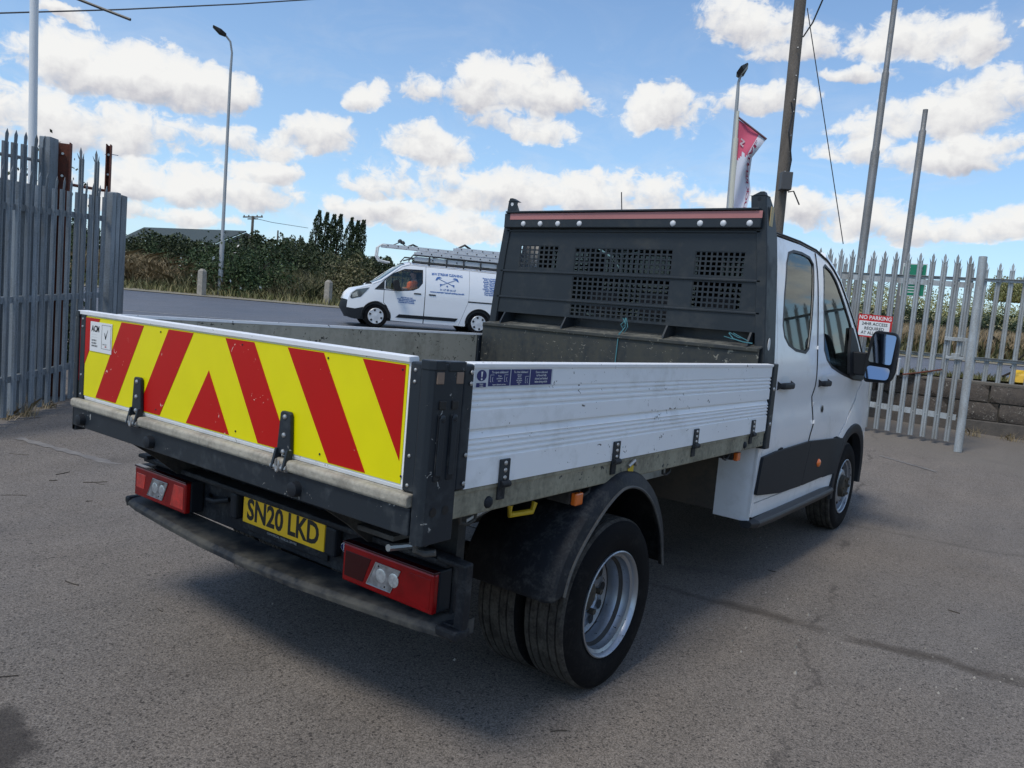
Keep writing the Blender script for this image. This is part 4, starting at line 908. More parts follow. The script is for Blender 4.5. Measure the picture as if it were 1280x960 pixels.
# ---- side boards: two ribbed planks and a top rail each
def plank_prof(z0, z1, ribs, lip):
    P_ = [(0, z0)]; 
    for zc in sorted(ribs): P_ += [(0, zc-.0075), (-.0055, zc-.003), (-.0055, zc+.001), (0, zc+.0055)]
    if lip: P_ += [(0, z1-.028), (-.010, z1-.008), (-.010, z1)]
    else: P_ += [(0, z1)]
    return P_
for s in (-1, 1):
    def plank(name, z0, z1, ribs, lip):
        P_ = [(s*(W+p), z) for p, z in plank_prof(z0, z1, ribs, lip)]; P_ += [(s*(W-.028), z1), (s*(W-.028), z0)]; b = MB(); b.prism(P_, .165, 2.783, 'x'); return b.build(name, BOARD, SB, bevel=0)
    SB = MB().box(.164, 2.785, *sorted((s*(W-.0345), s*(W-.0285))), ZD, 1.306).build('side_board', LINER, TR)
    plank('side_plank', ZD, 1.1215, [1.036, 1.054, 1.072, 1.089], True); plank('side_plank', 1.1235, 1.306, [1.186, 1.206, 1.226, 1.244], False)
    MB().prism([(s*(W+.004), 1.306), (s*(W+.006), 1.320), (s*(W-.034), 1.323), (s*(W-.036), 1.307)], .163, 2.79, 'x').build('top_rail', BOARD, SB, bevel=.002)
    MB().box(.121, .166, *sorted((s*(W-.036), s*(W+.0075))), .945, 1.318).build('side_end_cap', DKM, SB, bevel=.006)
    b = MB(); b.box(2.795, 2.862, *sorted((s*1.02, s*1.078)), .835, 1.325); b.build('front_post', DKM, TR, bevel=.005)
    for z in (1.18, .98): MB().dome((2.825, s*1.078, z), .012, .006, (0, s, 0), 8).build('bolt', STEEL, bpy.data.objects[-1] if False else SB)
    RV = MB().box(.122, 2.794, *sorted((s*1.0, s*1.062)), .852, .938).build('side_rave', BEIGE, TR, bevel=.006)
    MB().box(.122, 2.794, *sorted((s*1.0, s*1.066)), .926, .9395).build('rave_lip', BEIGE, RV, bevel=.003)
    for x in (.33, 1.045, 1.795, 2.545):
        b = MB(); b.box(x, x+.052, *sorted((s*(W+.0005), s*(W+.0075))), .925, 1.018); hg_ = b.build('side_hinge', DKM, SB, bevel=.003)
        b = MB(); b.tube([(x+.004, s*(W+.010), .938), (x+.048, s*(W+.010), .938)], .012, 10); b.box(x+.008, x+.044, *sorted((s*1.062, s*1.070)), .885, .932); b.stuff('knuckle', BLKD, hg_, bevel=.002)
        b = MB()
        for z in (1.005, .982, .958): b.dome((x+.026, s*(W+.0075), z), .008, .005, (0, s, 0), 8)
        b.stuff('bolts', STEEL, hg_)
    for x in (.30, 2.50): b = MB(); b.dome((x, s*1.062, .883), .020, .012, (0, s, 0), 14); b.build('rubber_buffer', BLK, RV)
    if s == -1:
        b = MB(); b.box(1.20, 1.245, -1.0655, -1.062, .868, .905); b.build('yellow_tag', YELP, RV, bevel=.002); MB().tube([(1.19, -1.07, .905), (1.235, -1.072, .925), (1.26, -1.068, .905)], .008, 6).build('lashing_ring', STEEL, RV)
    else: pass
    for x in (.22, .9, 1.6, 2.3):
        P_ = [(x-.02, s*1.035, .853), (x-.015, s*1.035, .825), (x+.02, s*1.035, .815), (x+.055, s*1.035, .825), (x+.06, s*1.035, .853)]; MB().tube(P_, .006, 6).build('lashing_hook', CHAS, RV)
# grey marks where the inner top board is joined
MB().box(2.70, 2.796, 1.015, 1.034, .95, 1.31).build('inner_post', DKM, TR, bevel=.004)
# instruction stickers on the side board
SBR = [o for o in bpy.data.objects if o.name.startswith('side_board')][0]
Tb = frame((0, -(W+.0012), 0), (1, 0, 0), (0, 0, 1))
def sbox(x0, x1, z0, z1, m, name, d=.0006, y=0): return MB().box(x0, x1, -(W+.0010+y+d), -(W+.0010+y), z0, z1).build(name, m, SBR)
sbox(.176, .585, 1.247, 1.303, mat('sticker_film', (.62, .65, .68), .35), 'sticker_film', .0003, -.0007)
b = MB(); b.prism([(.207+.023*math.cos(a), 1.284+.017*math.sin(a)) for a in np.linspace(0, 2*PI, 20)[:-1]], -(W+.0016), -(W+.0010)); b.build('sticker_roundel', BLUE, SBR)
b = MB(); b.prism([(.203, 1.296), (.211, 1.296), (.209, 1.279), (.205, 1.279)], -(W+.0021), -(W+.0016)); b.prism([(.207+.004*math.cos(a), 1.273+.003*math.sin(a)) for a in np.linspace(0, 2*PI, 9)[:-1]], -(W+.0021), -(W+.0016)); b.build('sticker_print', STKW, SBR)
sbox(.184, .230, 1.249, 1.262, BLUE, 'sticker_panel'); sbox(.240, .347, 1.251, 1.302, BLUE, 'sticker_panel'); sbox(.352, .451, 1.251, 1.302, BLUE, 'sticker_panel'); sbox(.456, .576, 1.251, 1.302, BLUE, 'sticker_panel')
def bt(s_, sz, x, z, sx=1, par=None): text('sticker_print', s_, sz, Tb @ Matrix.Translation((x, z, .0012)), STKW, SBR, sx=sx, depth=.0002)
bt('To open sideboard', .0105, .2935, 1.2935, 1.0); bt('To close sideboard', .0105, .4015, 1.2935, .92)
for i, s_ in enumerate(('Press', 'and lower', 'catch')): bt(s_, .0075, .2935, 1.282-i*.0075, 1)
bt('Support sideboard at all times', .0055, .2935, 1.2555, 1)
for i, s_ in enumerate(('Lift board', 'fully up', 'then push', 'both catches', 'until they', 'lock')): bt(s_, .006, .395, 1.2845-i*.0058, 1)
for i, s_ in enumerate(('Ensure sides and', 'tail board fully', 'closed and locked', 'before driving vehicle')): bt(s_, .0105, .516, 1.2925-i*.0105, .95 if i < 3 else .78)
bt('Danger', .006, .207, 1.2585); bt('caution', .006, .207, 1.2525)
b = MB()
for (x0, z1) in ((.248, 1.286), (.318, 1.286), (.428, 1.280)):
    for q in ((x0, x0+.001, z1-.022, z1), (x0, x0+.018, z1-.001, z1), (x0, x0+.006, z1-.022, z1-.021)): b.box(q[0], q[1], -(W+.0022), -(W+.0017), q[2], q[3])
    P_ = [(x0+.018-.004*math.cos(a)*2, -(W+.002), z1-.014+.009*math.sin(a)) for a in np.linspace(-1.2, .8, 6)]; b.tube(P_, .0007, 4)
b.stuff('sticker_diagram', STKW, SBR)
# ---- bed
MB().box(.03, 2.78, -1.03, 1.03, .925, .950).build('deck_floor', DECK, TR)
MB().prism([(.006, .905), (-.030, .905), (-.036, .913), (-.036, .935), (-.028, .943), (.006, .943)], -1.034, 1.052).build('rear_sill', SILL, TR, bevel=.004)
RB = MB().box(-.022, .02, -1.034, 1.052, .822, .9045).build('rear_beam', DKM, TR, bevel=.004)
for y in (.955, .374, -.533): b = MB(); b.lathe([(-.022, .026), (-.044, .024), (-.048, .016), (-.048, .0005)], (0, y, .858), 'x', 16); b.build('rubber_buffer', BLK, RB, smooth=True)
MB().box(-.018, .02, 1.040, 1.062, .80, .93).build('beam_end', DKM, RB)
for x in (.45, .9, 1.35, 1.8, 2.25, 2.7): MB().box(x, x+.05, -.99, .99, .865, .923).build('cross_bearer', CHAS, TR)
for y in (-.43, .43): MB().box(.42, 5.6, y-.035, y+.035, .56, .74).build('chassis_rail', CHW, TR, bevel=.008); MB().box(.34, 2.76, y-.04, y+.04, .745, .862).build('sub_frame', CHAS, TR)
b = MB(); b.tube([(.14, -.80, .70), (.3, -.80, .68), (.6, -.85, .78)], .012, 8); b.build('brake_pipe', STEEL, TR, smooth=True)
for y in (-.62, .60):       # brackets from the body down to the bumper
    b = MB(); b.prism([(.0, .82), (.34, .82), (.34, .66), (.22, .66), (.12, .74)], y-.006, y+.006); b.prism([(.04, .83), (.30, .80), (.30, .79), (.06, .80)], y-.05, y+.05); b.build('body_bracket', CHAS, TR)
ALD = mat('alloy_dirty', (.09, .088, .082), .6, .4, dirt=(.06, .055, .05)); MB().box(.16, .40, -.80, -.62, .715, .733).build('step_bracket', ALD, TR, bevel=.003)
MB().tube([(.02, -1.03, .80), (.02, -1.03, .775), (.04, -1.05, .765), (.06, -1.075, .770)], .010, 8).build('pull_hook', ALD, TR, smooth=True)
b = MB(); b.tube([(.60, -.93, .80), (.60, -.93, .765), (.70, -.955, .768), (.715, -.955, .80)], .011, 8); b.build('yellow_hook', YELP, TR, smooth=True)
# wheel arch liners, diff, exhaust, tank: the dark gear below
b = MB(); b.tube([(1.137, -.9, .35), (1.137, .9, .35)], .065, 12); b.lathe([(-.2, .06), (-.16, .15), (0, .19), (.16, .15), (.2, .06)], (1.137, 0, .35), 'y', 18); b.build('rear_axle', CHAS, TR, smooth=True)
for s in (-1, 1): MB().box(.5, 1.8, *sorted((s*.49, s*.56)), .42, .45).build('leaf_spring', CHAS, TR)
MB().box(1.75, 2.6, .50, .95, .42, .80).build('fuel_tank', CHAS, TR, bevel=.04)
b = MB(); b.tube([(.3, .25, .55), (1.0, .25, .62), (2.4, .2, .5)], .04, 8); b.box(1.9, 2.5, -.3, .1, .42, .6); b.build('exhaust', mat('exhaust_rusty', (.10, .07, .05), .8, .3), TR)
MB().box(.36, .40, -.9, .9, .50, .80).build('rear_crossmember', CHAS, TR)
MB().box(2.62, 2.70, -.36, .36, .46, .80).build('gearbox_shield', CHAS, TR)
# ---- rear bumper, plate and lamps
bm_ = MB(); bm_.box(.235, .30, -.97, .92, .655, .678); bm_.build('bumper_top_bar', BLKD, TR, bevel=.008)
MB().box(.300, .335, -.95, .93, .475, .668).build('bumper_panel', BLKD, TR, bevel=.006)
st = [(-1.03, .212, .478), (-.9, .195, .472), (-.6, .175, .462), (-.3, .160, .452), (0, .155, .448), (.3, .160, .450), (.6, .175, .456), (.9, .195, .464), (1.0, .212, .468)]
V = []; F = []
for (y, x, z) in st: V += [(x, y, z-.032), (x-.004, y, z-.01), (x+.012, y, z+.004), (.318, y, z+.012), (.318, y, z-.032)]
for i in range(len(st)-1):
    for j in range(5): F.append((i*5+j, i*5+(j+1) % 5, (i+1)*5+(j+1) % 5, (i+1)*5+j))
F += [(0, 1, 2, 3, 4), tuple(len(st)*5-5+k for k in (4, 3, 2, 1, 0))]
b = MB(); b.add(V, F); b.build('rear_step', STEP, TR, bevel=.004)
b = MB(); b.prism([(-.93, .692), (-1.055, .692), (-1.055, .452), (-.975, .452), (-.975, .487), (-1.02, .487), (-1.02, .672), (-.93, .672)], .226, .268, 'x'); b.build('bumper_end', BLKD, TR, bevel=.008, seg=3)
MB().box(.200, .275, -1.058, -.965, .448, .484).build('bumper_foot', BLKD, TR, bevel=.012, seg=3)
MB().box(.205, .33, .975, 1.015, .445, .478).build('bumper_end', BLKD, TR, bevel=.010, seg=3); MB().box(.22, .33, .86, .94, .672, .69).build('bumper_bracket', BLKD, TR, bevel=.006)
Tp = frame((.286, -.064, .586), (0, -1, 0), (0, 0, 1))
PL = MB().box(.282, .290, -.322, .194, .533, .640).build('number_plate', PLATE, TR, bevel=.003)
MB().box(.289, .300, -.337, .205, .50, .650).build('plate_plinth', BLKD, TR, bevel=.004)
text('plate_letters', 'SN20', .118, Tp @ Matrix.Translation((-.110, .002, .0042)), INK, PL, fit=.238, bold=.0034, depth=.0005)
text('plate_letters', 'LKD', .118, Tp @ Matrix.Translation((.132, .002, .0042)), INK, PL, fit=.186, bold=.0034, depth=.0005)
text('plate_print', 'COMMERCIAL VEHICLE CENTRE', .012, frame((.286, -.064, .5215), (0, -1, 0), (0, 0, 1)), STKG, TR, sx=1.1)
MB().box(.262, .300, -.405, -.345, .535, .645).build('plate_lamp', BLK, TR, bevel=.01); MB().box(.262, .300, .215, .262, .535, .645).build('plate_lamp', BLK, TR, bevel=.01)
b = MB(); b.tube([(.29, .46, .585), (.262, .42, .580), (.258, .36, .585), (.285, .30, .600)], .011, 8); b.build('lamp_cable', BLK, TR, smooth=True)
# oval badge: blue oval with script lettering
def oval(a, b_, x0, x1, m, name, par):
    bb = MB(); bb.prism([(-.452+a*math.cos(t), .577+b_*math.sin(t)) for t in np.linspace(0, 2*PI, 25)[:-1]], x0, x1, 'x'); return bb.build(name, m, par)
ba = oval(.050, .0235, .294, .300, STKW, 'oval_badge', TR); oval(.046, .020, .292, .294, BLUE, 'badge_field', ba)
text('badge_script', 'Ford', .034, frame((.2915, -.452, .577), (0, -1, 0), (0, 0, 1)) @ Matrix.Shear('XZ', 4, (0, 0)), STKW, ba, sx=1.1, depth=.0004)
def taillight(s):
    y0, y1 = s*.510, s*.942; xf = .212
    ya, yb = sorted((y0, y1)); T_ = MB(); T_.box(.236, .298, ya-.002, yb+.002, .500, .640); root = T_.build('tail_light', BLK, TR, bevel=.006, label='large red tail light, '+('right' if s < 0 else 'left')+' end of the bumper')
    def q(fy, fz): return (s*(.510+.432*fy), .500+.132*fz)
    def pane(pts, m, name, x0=xf, x1=.2375, bv=.006): bb = MB(); bb.prism([q(*p) for p in pts], x0, x1, 'x'); return bb.build(name, m, root, bevel=bv, seg=2)
    pane([(0, 0), (1, 0), (1, 1), (0, 1)], LENS, 'red_lens')
    pane([(.30 if True else 0, .17), (.565, .17), (.66, .80), (.39, .80)] if s < 0 else [(.335, .80), (.43, .17), (.72, .17), (.62, .80)][::1], CLEAR, 'clear_lens', xf-.002, xf+.001, .001)
    if s < 0: pane([(.03, .15), (.25, .15), (.33, .82), (.03, .82)], LENSD, 'reflector', xf-.0014, xf+.001, .001); pane([(.66, .2), (.97, .12), (.97, .86), (.75, .86)], LENS, 'brake_lens', xf-.0014, xf+.001, .001)
    else: pane([(.04, .12), (.28, .12), (.22, .86), (.04, .86)], mat('lens_bright', (.85, .02, .01), .12, coat=1, vary=.3, vary_scale=30), 'brake_lens', xf-.0014, xf+.001, .001); pane([(.80, .3), (.96, .3), (.96, .8), (.78, .8)], mat('lens_bright', (.85, .02, .01), .12), 'brake_lens', xf-.0014, xf+.001, .001)
    LR = mat('lamp_reflector', (.66, .66, .64), .3, .5, vary=.3, vary_scale=70); LG = mat('lens_trim', (.45, .44, .42), .35, .4)
    for fy, rr_ in ((.42, .024), (.56, .024)):
        yy, zz = q(fy+(.03 if s < 0 else .02), .5); MB().dome((xf-.0022, yy, zz), rr_, .0022, (-1, 0, 0), 14).build('lamp_reflector', LR, root, smooth=True)
    fr4 = [(.30, .17), (.565, .17), (.66, .80), (.39, .80)] if s < 0 else [(.335, .80), (.43, .17), (.72, .17), (.62, .80)]
    P4 = [Vector((xf-.003, *q(*p))) for p in fr4]; MB().tube(P4+[P4[0]], .0022, 5).build('lens_trim', LG, root)
    b = MB()
    for fy, fz in ((.42, .72), (.5, .25)): b.dome((xf-.002, *q(fy, fz)), .0035, .003, (-1, 0, 0), 6)
    b.stuff('lens_screws', INK, root)
    MB().box(xf-.004, .2375, ya-.002, yb+.002, .632, .640).build('lens_rim', LENSD, root, bevel=.002)
taillight(-1); taillight(1)
# ---- mudguards
def guard(s):
    out = [(.690, .455), (.715, .55), (.775, .65), (.87, .745), (.99, .835), (1.137, .885), (1.30, .865), (1.44, .775), (1.55, .62), (1.60, .425)]
    inn = [(.745, .475), (.775, .555), (.83, .63), (.915, .71), (1.02, .785), (1.137, .828), (1.27, .805), (1.39, .725), (1.49, .59), (1.545, .43)]
    def crv(P_):
        R_ = [];
        for i in range(len(P_)-1):
            p0, p1, p2, p3 = [np.array(P_[max(0, min(len(P_)-1, i+k))]) for k in (-1, 0, 1, 2)]
            for j in range(5): t = j/5; R_.append(tuple(.5*((2*p1)+(p2-p0)*t+(2*p0-5*p1+4*p2-p3)*t*t+(3*p1-p0-3*p2+p3)*t**3)))
        return R_+[P_[-1]]
    o_, i_ = crv(out), crv(inn); V = []; F = []; k = len(o_)
    for (a, c) in zip(o_, i_):
        V += [(a[0], s*.66, a[1]), (a[0], s*1.055, a[1]), ((a[0]*.75+c[0]*.25), s*1.082, (a[1]*.75+c[1]*.25)), (c[0]*.9+a[0]*.1, s*1.090, c[1]*.9+a[1]*.1), (c[0], s*1.098, c[1]), (c[0], s*1.080, c[1])]
    for j in range(k-1):
        for i in range(5): F.append((j*6+i, j*6+i+1, (j+1)*6+i+1, (j+1)*6+i))
    me = mkmesh('rear_mudguard', V, F, True, 50); o = link('rear_mudguard', me, BLKD, TR); sm = o.modifiers.new('thick', 'SOLIDIFY'); sm.thickness = .006; sm.offset = 0
    MB().tube([(c[0], s*1.099, c[1]) for c in i_], .006, 6).build('guard_lip', mat('lip_dusty', (.05, .053, .056), .6, dirt=(.13, .13, .12), dirt_amt=.4, dirt_scale=12), o, smooth=True)
guard(-1); guard(1)
def marker(x, y, z, s, w_=.052): 
    m_ = MB().box(x, x+w_, *sorted((y, y+s*.025)), z, z+.048).build('side_marker_lamp', ORANGE, TR, bevel=.006); MB().box(x-.01, x+w_+.01, *sorted((y-s*.10, y-s*.001)), z+.004, z+.05).build('lamp_bracket', CHAS, m_)
marker(.845, -1.025, .785, -1); marker(2.60, -.97, .770, -1, .05); marker(.905, 1.0, .778, 1); marker(2.60, .97, .770, 1, .05)
# ---- wheels
def tyre(par, x, y0, y1, s, rt=.348, rr=.206):      # y0 inner, y1 outer (absolute), s side
    w_ = abs(y1-y0); Y = lambda t: s*(abs(y0)+(abs(y1)-abs(y0))*t)
    prof = [(0.08, rr), (.02, rr+.015), (-.02, rr+.05), (-.03, rr+.085), (.0, rt-.028), (.05, rt-.010), (.09, rt-.004)]
    tr = []
    for i, c in enumerate((.20, .38, .62, .80)): tr += [(c-.022, rt), (c-.014, rt-.009), (c+.014, rt-.009), (c+.022, rt)]
    p2 = prof+[(.10, rt-.001)]+tr+[(.90, rt-.001)]+[(1-a, b_) for a, b_ in reversed(prof)]
    b = MB(); b.lathe([(Y(a), b_) for a, b_ in p2], (x, 0, .348), 'y', 72); o = b.build('tyre', [TYRE, TREAD], par, smooth=True, angle=30)
    mi = [];
    for p in o.data.polygons:
        c = p.center; rad = math.hypot(c.x-x, c.z-.348); mi.append(1 if rad > rt-.012 else 0)
    o.data.polygons.foreach_set('material_index', mi); return o
XF = 4.90
def wheel_rear(x, s):
    root = MB().box(x-.05, x+.05, *sorted((s*.70, s*.86)), .30, .40).build('rear_wheel', CHAS, TR)
    tyre(root, x, .655, .855, s); tyre(root, x, .885, 1.085, s)
    prof = [(1.072, .214), (1.086, .2175), (1.089, .213), (1.084, .207), (1.068, .203), (1.062, .190), (1.030, .187), (1.015, .176), (.965, .172), (.955, .186), (.962, .172), (.958, .165), (.952, .150)]
    b = MB(); b.lathe([(s*a, r_) for a, r_ in prof], (x, 0, .348), 'y', 72); b.build('rim', RIM, root, smooth=True, angle=40)
    b = MB(); b.lathe([(s*.9645, .1705), (s*.9600, .1690), (s*.9570, .1630)], (x, 0, .348), 'y', 72); b.lathe([(s*1.0305, .1855), (s*1.024, .1825), (s*1.016, .1750)], (x, 0, .348), 'y', 72); b.build('brake_dust_band', mat('brake_dust', (.045, .042, .04), .8, vary=.4, vary_scale=14), root, smooth=True)
    b = MB(); b.lathe([(s*.952, .152), (s*.962, .12), (s*.965, .095), (s*.945, .080), (s*.940, .060)], (x, 0, .348), 'y', 48); b.build('rim_disc', RIM, root, smooth=True)
    b = MB()
    for k in range(10):
        a = 2*PI*k/10+.1; cx, cz = x+.122*math.cos(a), .348+.122*math.sin(a); b.lathe([(s*.968, .0005), (s*.968, .021)], (cx, 0, cz), 'y', 14)
    b.stuff('hand_holes', INK, root)
    b = MB(); b.lathe([(s*.94, .062), (s*.975, .058), (s*.98, .045), (s*.98, .0005)], (x, 0, .348), 'y', 24)
    for k in range(6): a = 2*PI*k/6; b.lathe([(s*.96, .013), (s*.985, .013), (s*.985, .0005)], (x+.088*math.cos(a), 0, .348+.088*math.sin(a)), 'y', 6)
    b.build('hub', HUB, root, smooth=True)
    b = MB(); b.lathe([(s*.66, .2), (s*.68, .19), (s*.84, .19), (s*.85, .205)], (x, 0, .348), 'y', 40); b.build('inner_rim', CHAS, root, smooth=True)
wheel_rear(1.137, -1); wheel_rear(1.137, 1)
XF = 4.90
def wheel_front(x, s):
    K = .056
    root = MB().box(x-.05, x+.05, *sorted((s*.70, s*.8)), .30, .40).build('front_wheel', CHAS, TR)
    tyre(root, x, .832, 1.032, s)
    prof = [(a+K, r_) for a, r_ in [(.962, .214), (.975, .2175), (.978, .213), (.973, .206), (.957, .203), (.951, .190), (.92, .187), (.90, .172), (.905, .160), (.925, .150)]]
    b = MB(); b.lathe([(s*a, r_) for a, r_ in prof], (x, 0, .348), 'y', 56); b.build('rim', RIM, root, smooth=True, angle=40)
    b = MB(); b.lathe([(s*(a+K), r_) for a, r_ in [(.925, .150), (.950, .132), (.958, .112), (.955, .092), (.948, .085)]], (x, 0, .348), 'y', 56); b.build('rim_disc', RIM, root, smooth=True)
    b = MB()
    for k in range(10):
        a = 2*PI*k/10+.1; ca, sa = math.cos(a), math.sin(a); q = []
        for j in range(12):
            t = 2*PI*j/12; dr, dt = .015*math.cos(t), .019*math.sin(t); q.append((x+(.133+dr)*ca-dt*sa, .348+(.133+dr)*sa+dt*ca))
        b.prism(q, s*(.935+K), s*(.9515+K))
    b.stuff('hand_holes', INK, root)
    b = MB(); b.lathe([(s*(a+K), r_) for a, r_ in [(.948, .088), (.985, .084), (.992, .074), (.985, .060), (.975, .050), (.975, .0005)]], (x, 0, .348), 'y', 32)
    for k in range(6): a = 2*PI*k/6; b.lathe([(s*(.985+K), .012), (s*(1.003+K), .012), (s*(1.003+K), .0005)], (x+.068*math.cos(a), 0, .348+.068*math.sin(a)), 'y', 6)
    b.build('hub', HUB, root, smooth=True)
wheel_front(XF, -1); wheel_front(XF, 1)
# ---- headboard
HX = 2.80; hb = MB()
def hw_at(z): return float(np.interp(z, [.95, 1.2, 1.42, 1.88, 2.2, 2.29], [1.025, 1.02, 1.005, .965, .925, .915]))
rows = [(.785, .462, 1.962, 1.808, 8, 5), (.330, -.382, 1.952, 1.796, 18, 5), (.330, -.382, 1.764, 1.612, 18, 5), (.330, -.382, 1.580, 1.502, 18, 3), (-.528, -.838, 1.946, 1.802, 9, 5), (-.528, -.838, 1.770, 1.612, 9, 5)]
outl = [(-hw_at(1.505)+.02, 1.440+.05), (hw_at(1.505)-.02, 1.440+.05), (hw_at(1.88)-.02, 1.88), (hw_at(2.19)-.01, 2.085), (-hw_at(2.19)+.01, 2.085), (-hw_at(1.88)+.02, 1.88)]
holes = [[(a, d), (b_, d), (b_, c), (a, c)] for (a, b_, c, d, _, _) in rows]
HB = sheet('headboard', outl, holes, lambda y, z: (HX, y, z), .25, HDB, TR, thick=.003, smooth=False)
for (a, b_, c, d, nc, nr) in rows:
    gb = MB(); ph = (a-b_)/nc; pv = (c-d)/nr; t1, t2 = ph*.17, pv*.17
    for i in range(nc+1): y = a-ph*i; gb.box(HX-.001, HX+.0015, y-t1 if i < nc else y-.002, y+t1 if i > 0 else y+.002, d-.001, c+.001)
    for j in range(nr+1): z = c-pv*j; gb.box(HX-.0005, HX+.0020, b_-.001, a+.001, z-t2 if j < nr else z-.002, z+t2 if j > 0 else z+.002)
    gb.stuff('perforated_grille', HDB, HB)
b = MB(); b.box(HX-.045, HX+.03, -.918, .918, 2.078, 2.178); TB = b.build('top_beam', HDB, HB, bevel=.006); MB().box(HX-.060, HX+.03, -.905, .90, 2.179, 2.190).build('beam_flange', HDB, TB, bevel=.002)
MB().box(HX-.0475, HX-.0455, -.925, .865, 2.133, 2.174).build('reflective_strip', PINK, TB)
for px in (654, 675, 697, 724, 841, 875, 904, 937):
    rr_ = ray(px, 276); y = CAM[1]+rr_[1]/rr_[0]*(HX-.05-CAM[0]); b = MB(); b.dome((HX-.045, y, 2.104), .0185, .012, (-1, 0, 0), 16); b.build('domed_cap', CAPW, TB, smooth=True)
for z in (2.062, 1.783, 1.60): MB().box(HX-.012, HX-.0015, -hw_at(z)+.03, hw_at(z)-.03, z-.008, z+.006).build('pressed_rib', HDB, HB, bevel=.003)
MB().box(HX-.010, HX-.0016, -.98, .98, 1.488, 1.60-.010).build('lower_band', HDL, HB, bevel=.002) if False else None
# four pressed gussets, the recess and the sloping ledge above the lower sheet
MB().box(HX+.10, HX+.105, -.99, .99, 1.36, 1.52).build('recess_back', HDB, HB)
b = MB(); b.add([(HX-.075, -1.0, 1.405), (HX-.075, 1.0, 1.405), (HX+.10, 1.0, 1.435), (HX+.10, -1.0, 1.435), (HX-.075, -1.0, 1.395), (HX-.075, 1.0, 1.395), (HX+.10, 1.0, 1.425), (HX+.10, -1.0, 1.425)], [(0, 3, 2, 1), (4, 5, 6, 7), (0, 1, 5, 4), (2, 3, 7, 6), (1, 2, 6, 5), (3, 0, 4, 7)]); b.build('ledge', mat('ledge_dusty', (.05, .052, .048), .7, dirt=(.26, .25, .20), dirt_amt=.42, dirt_scale=5), HB, bevel=.002)
for y in (.862, .345, -.40, -.925): MB().prism([(HX-.02, 1.49), (HX+.09, 1.49), (HX+.09, 1.434), (HX-.07, 1.410), (HX-.065, 1.425)], y-.006, y+.006).build('gusset', HDB, HB)
MB().box(HX-.080, HX-.074, -1.005, 1.005, .950, 1.400).build('lower_sheet', HDL, HB, bevel=.002)
MB().box(HX-.092, HX-.0745, -1.0, 1.0, 1.383, 1.404).build('sheet_lip', HDL, HB, bevel=.003)
for s in (-1, 1):
    # upright: rear flange plus deep side cheek that follows the cab taper
    zz = [.96, 1.2, 1.42, 1.65, 1.88, 2.05, 2.2, 2.265]
    V = []; F = []
    for z in zz: h = hw_at(z); V += [(HX-.012, s*(h-.085 if z > 2.15 else h-.055), z), (HX-.012, s*h, z), (HX+.0, s*(h+.004), z), (HX+(.165 if z < 2.1 else (.12 if z < 2.22 else .05)), s*(h+.006), z), (HX+(.165 if z < 2.1 else (.12 if z < 2.22 else .05)), s*(h-.02), z), (HX+.004, s*(h-.06), z)]
    n_ = len(zz)
    for i in range(n_-1):
        for j in range(6): F.append((i*6+j, i*6+(j+1) % 6, (i+1)*6+(j+1) % 6, (i+1)*6+j))
    F += [(0, 1, 2, 3, 4, 5), tuple((n_-1)*6+k for k in (5, 4, 3, 2, 1, 0))]
    top = [(HX-.012, s*(hw_at(2.265)-.085), 2.265), (HX-.012, s*hw_at(2.265), 2.265)]
    b = MB(); b.add(V, F); b.prism([(s*(hw_at(2.27)-.085), 2.262), (s*(hw_at(2.27)+.003), 2.262), (s*(hw_at(2.28)-.008), 2.288), (s*(hw_at(2.28)-.03), 2.288)], HX-.012, HX+.03, 'x'); UP = b.build('upright', HDB, HB, bevel=.003)
    b = MB(); b.lathe([(HX-.0125-HX, .0005), (HX-.0125-HX, .012)], (HX, s*(hw_at(2.25)-.035), 2.245), 'x', 12); b.build('rope_hole', CAPW if s > 0 else BLK, UP)  # flat disc, no opening: the pale left one stands in for sky showing through
    if s < 0:
        MB().box(HX+.035, HX+.080, -(hw_at(2.15)+.0125), -(hw_at(2.15)+.0085), 2.10, 2.21).build('yellow_label', mat('faded_label', (.50, .38, .18), .5), UP)
        b = MB(); b.prism([(HX+.05+.018*math.cos(a), 1.43+.036*math.sin(a)) for a in np.linspace(0, 2*PI, 17)[:-1]], -(hw_at(1.43)+.0095), -(hw_at(1.43)+.0065)); b.build('oval_label', STKW, UP)
# ropes tied to the headboard
def rope(label, pts, rr=.005, ends=()):
    b = MB(); b.tube(pts, rr, 6)
    for e in ends: b.tube(e, rr*.7, 5)
    tag(b.build('rope', TEAL, None, smooth=True), label, 'rope', None)
rope('teal cord knotted through the middle of the headboard grille and hanging into the bed', [(2.765, -.115, 1.515), (2.755, -.120, 1.50), (2.75, -.13, 1.46), (2.715, -.105, 1.40), (2.71, -.10, 1.10), (2.70, -.12, .96)], .0035,
     [[(2.76, -.13, 1.51), (2.74, -.10, 1.47), (2.745, -.12, 1.44), (2.74, -.09, 1.41)], [(2.76, -.10, 1.512), (2.74, -.135, 1.475), (2.75, -.105, 1.455)], [(2.76, -.125, 1.513), (2.742, -.15, 1.46), (2.748, -.125, 1.42)]])
rope('frayed teal cord tied to the headboard gusset near the right upright', [(2.77, -.80, 1.475), (2.74, -.84, 1.445), (2.735, -.90, 1.432), (2.74, -.955, 1.428)], .0035, [[(2.75, -.81, 1.48), (2.735, -.87, 1.455), (2.74, -.90, 1.45)], [(2.76, -.83, 1.478), (2.735, -.88, 1.46), (2.735, -.93, 1.440)], [(2.75, -.78, 1.455), (2.74, -.85, 1.44)]])

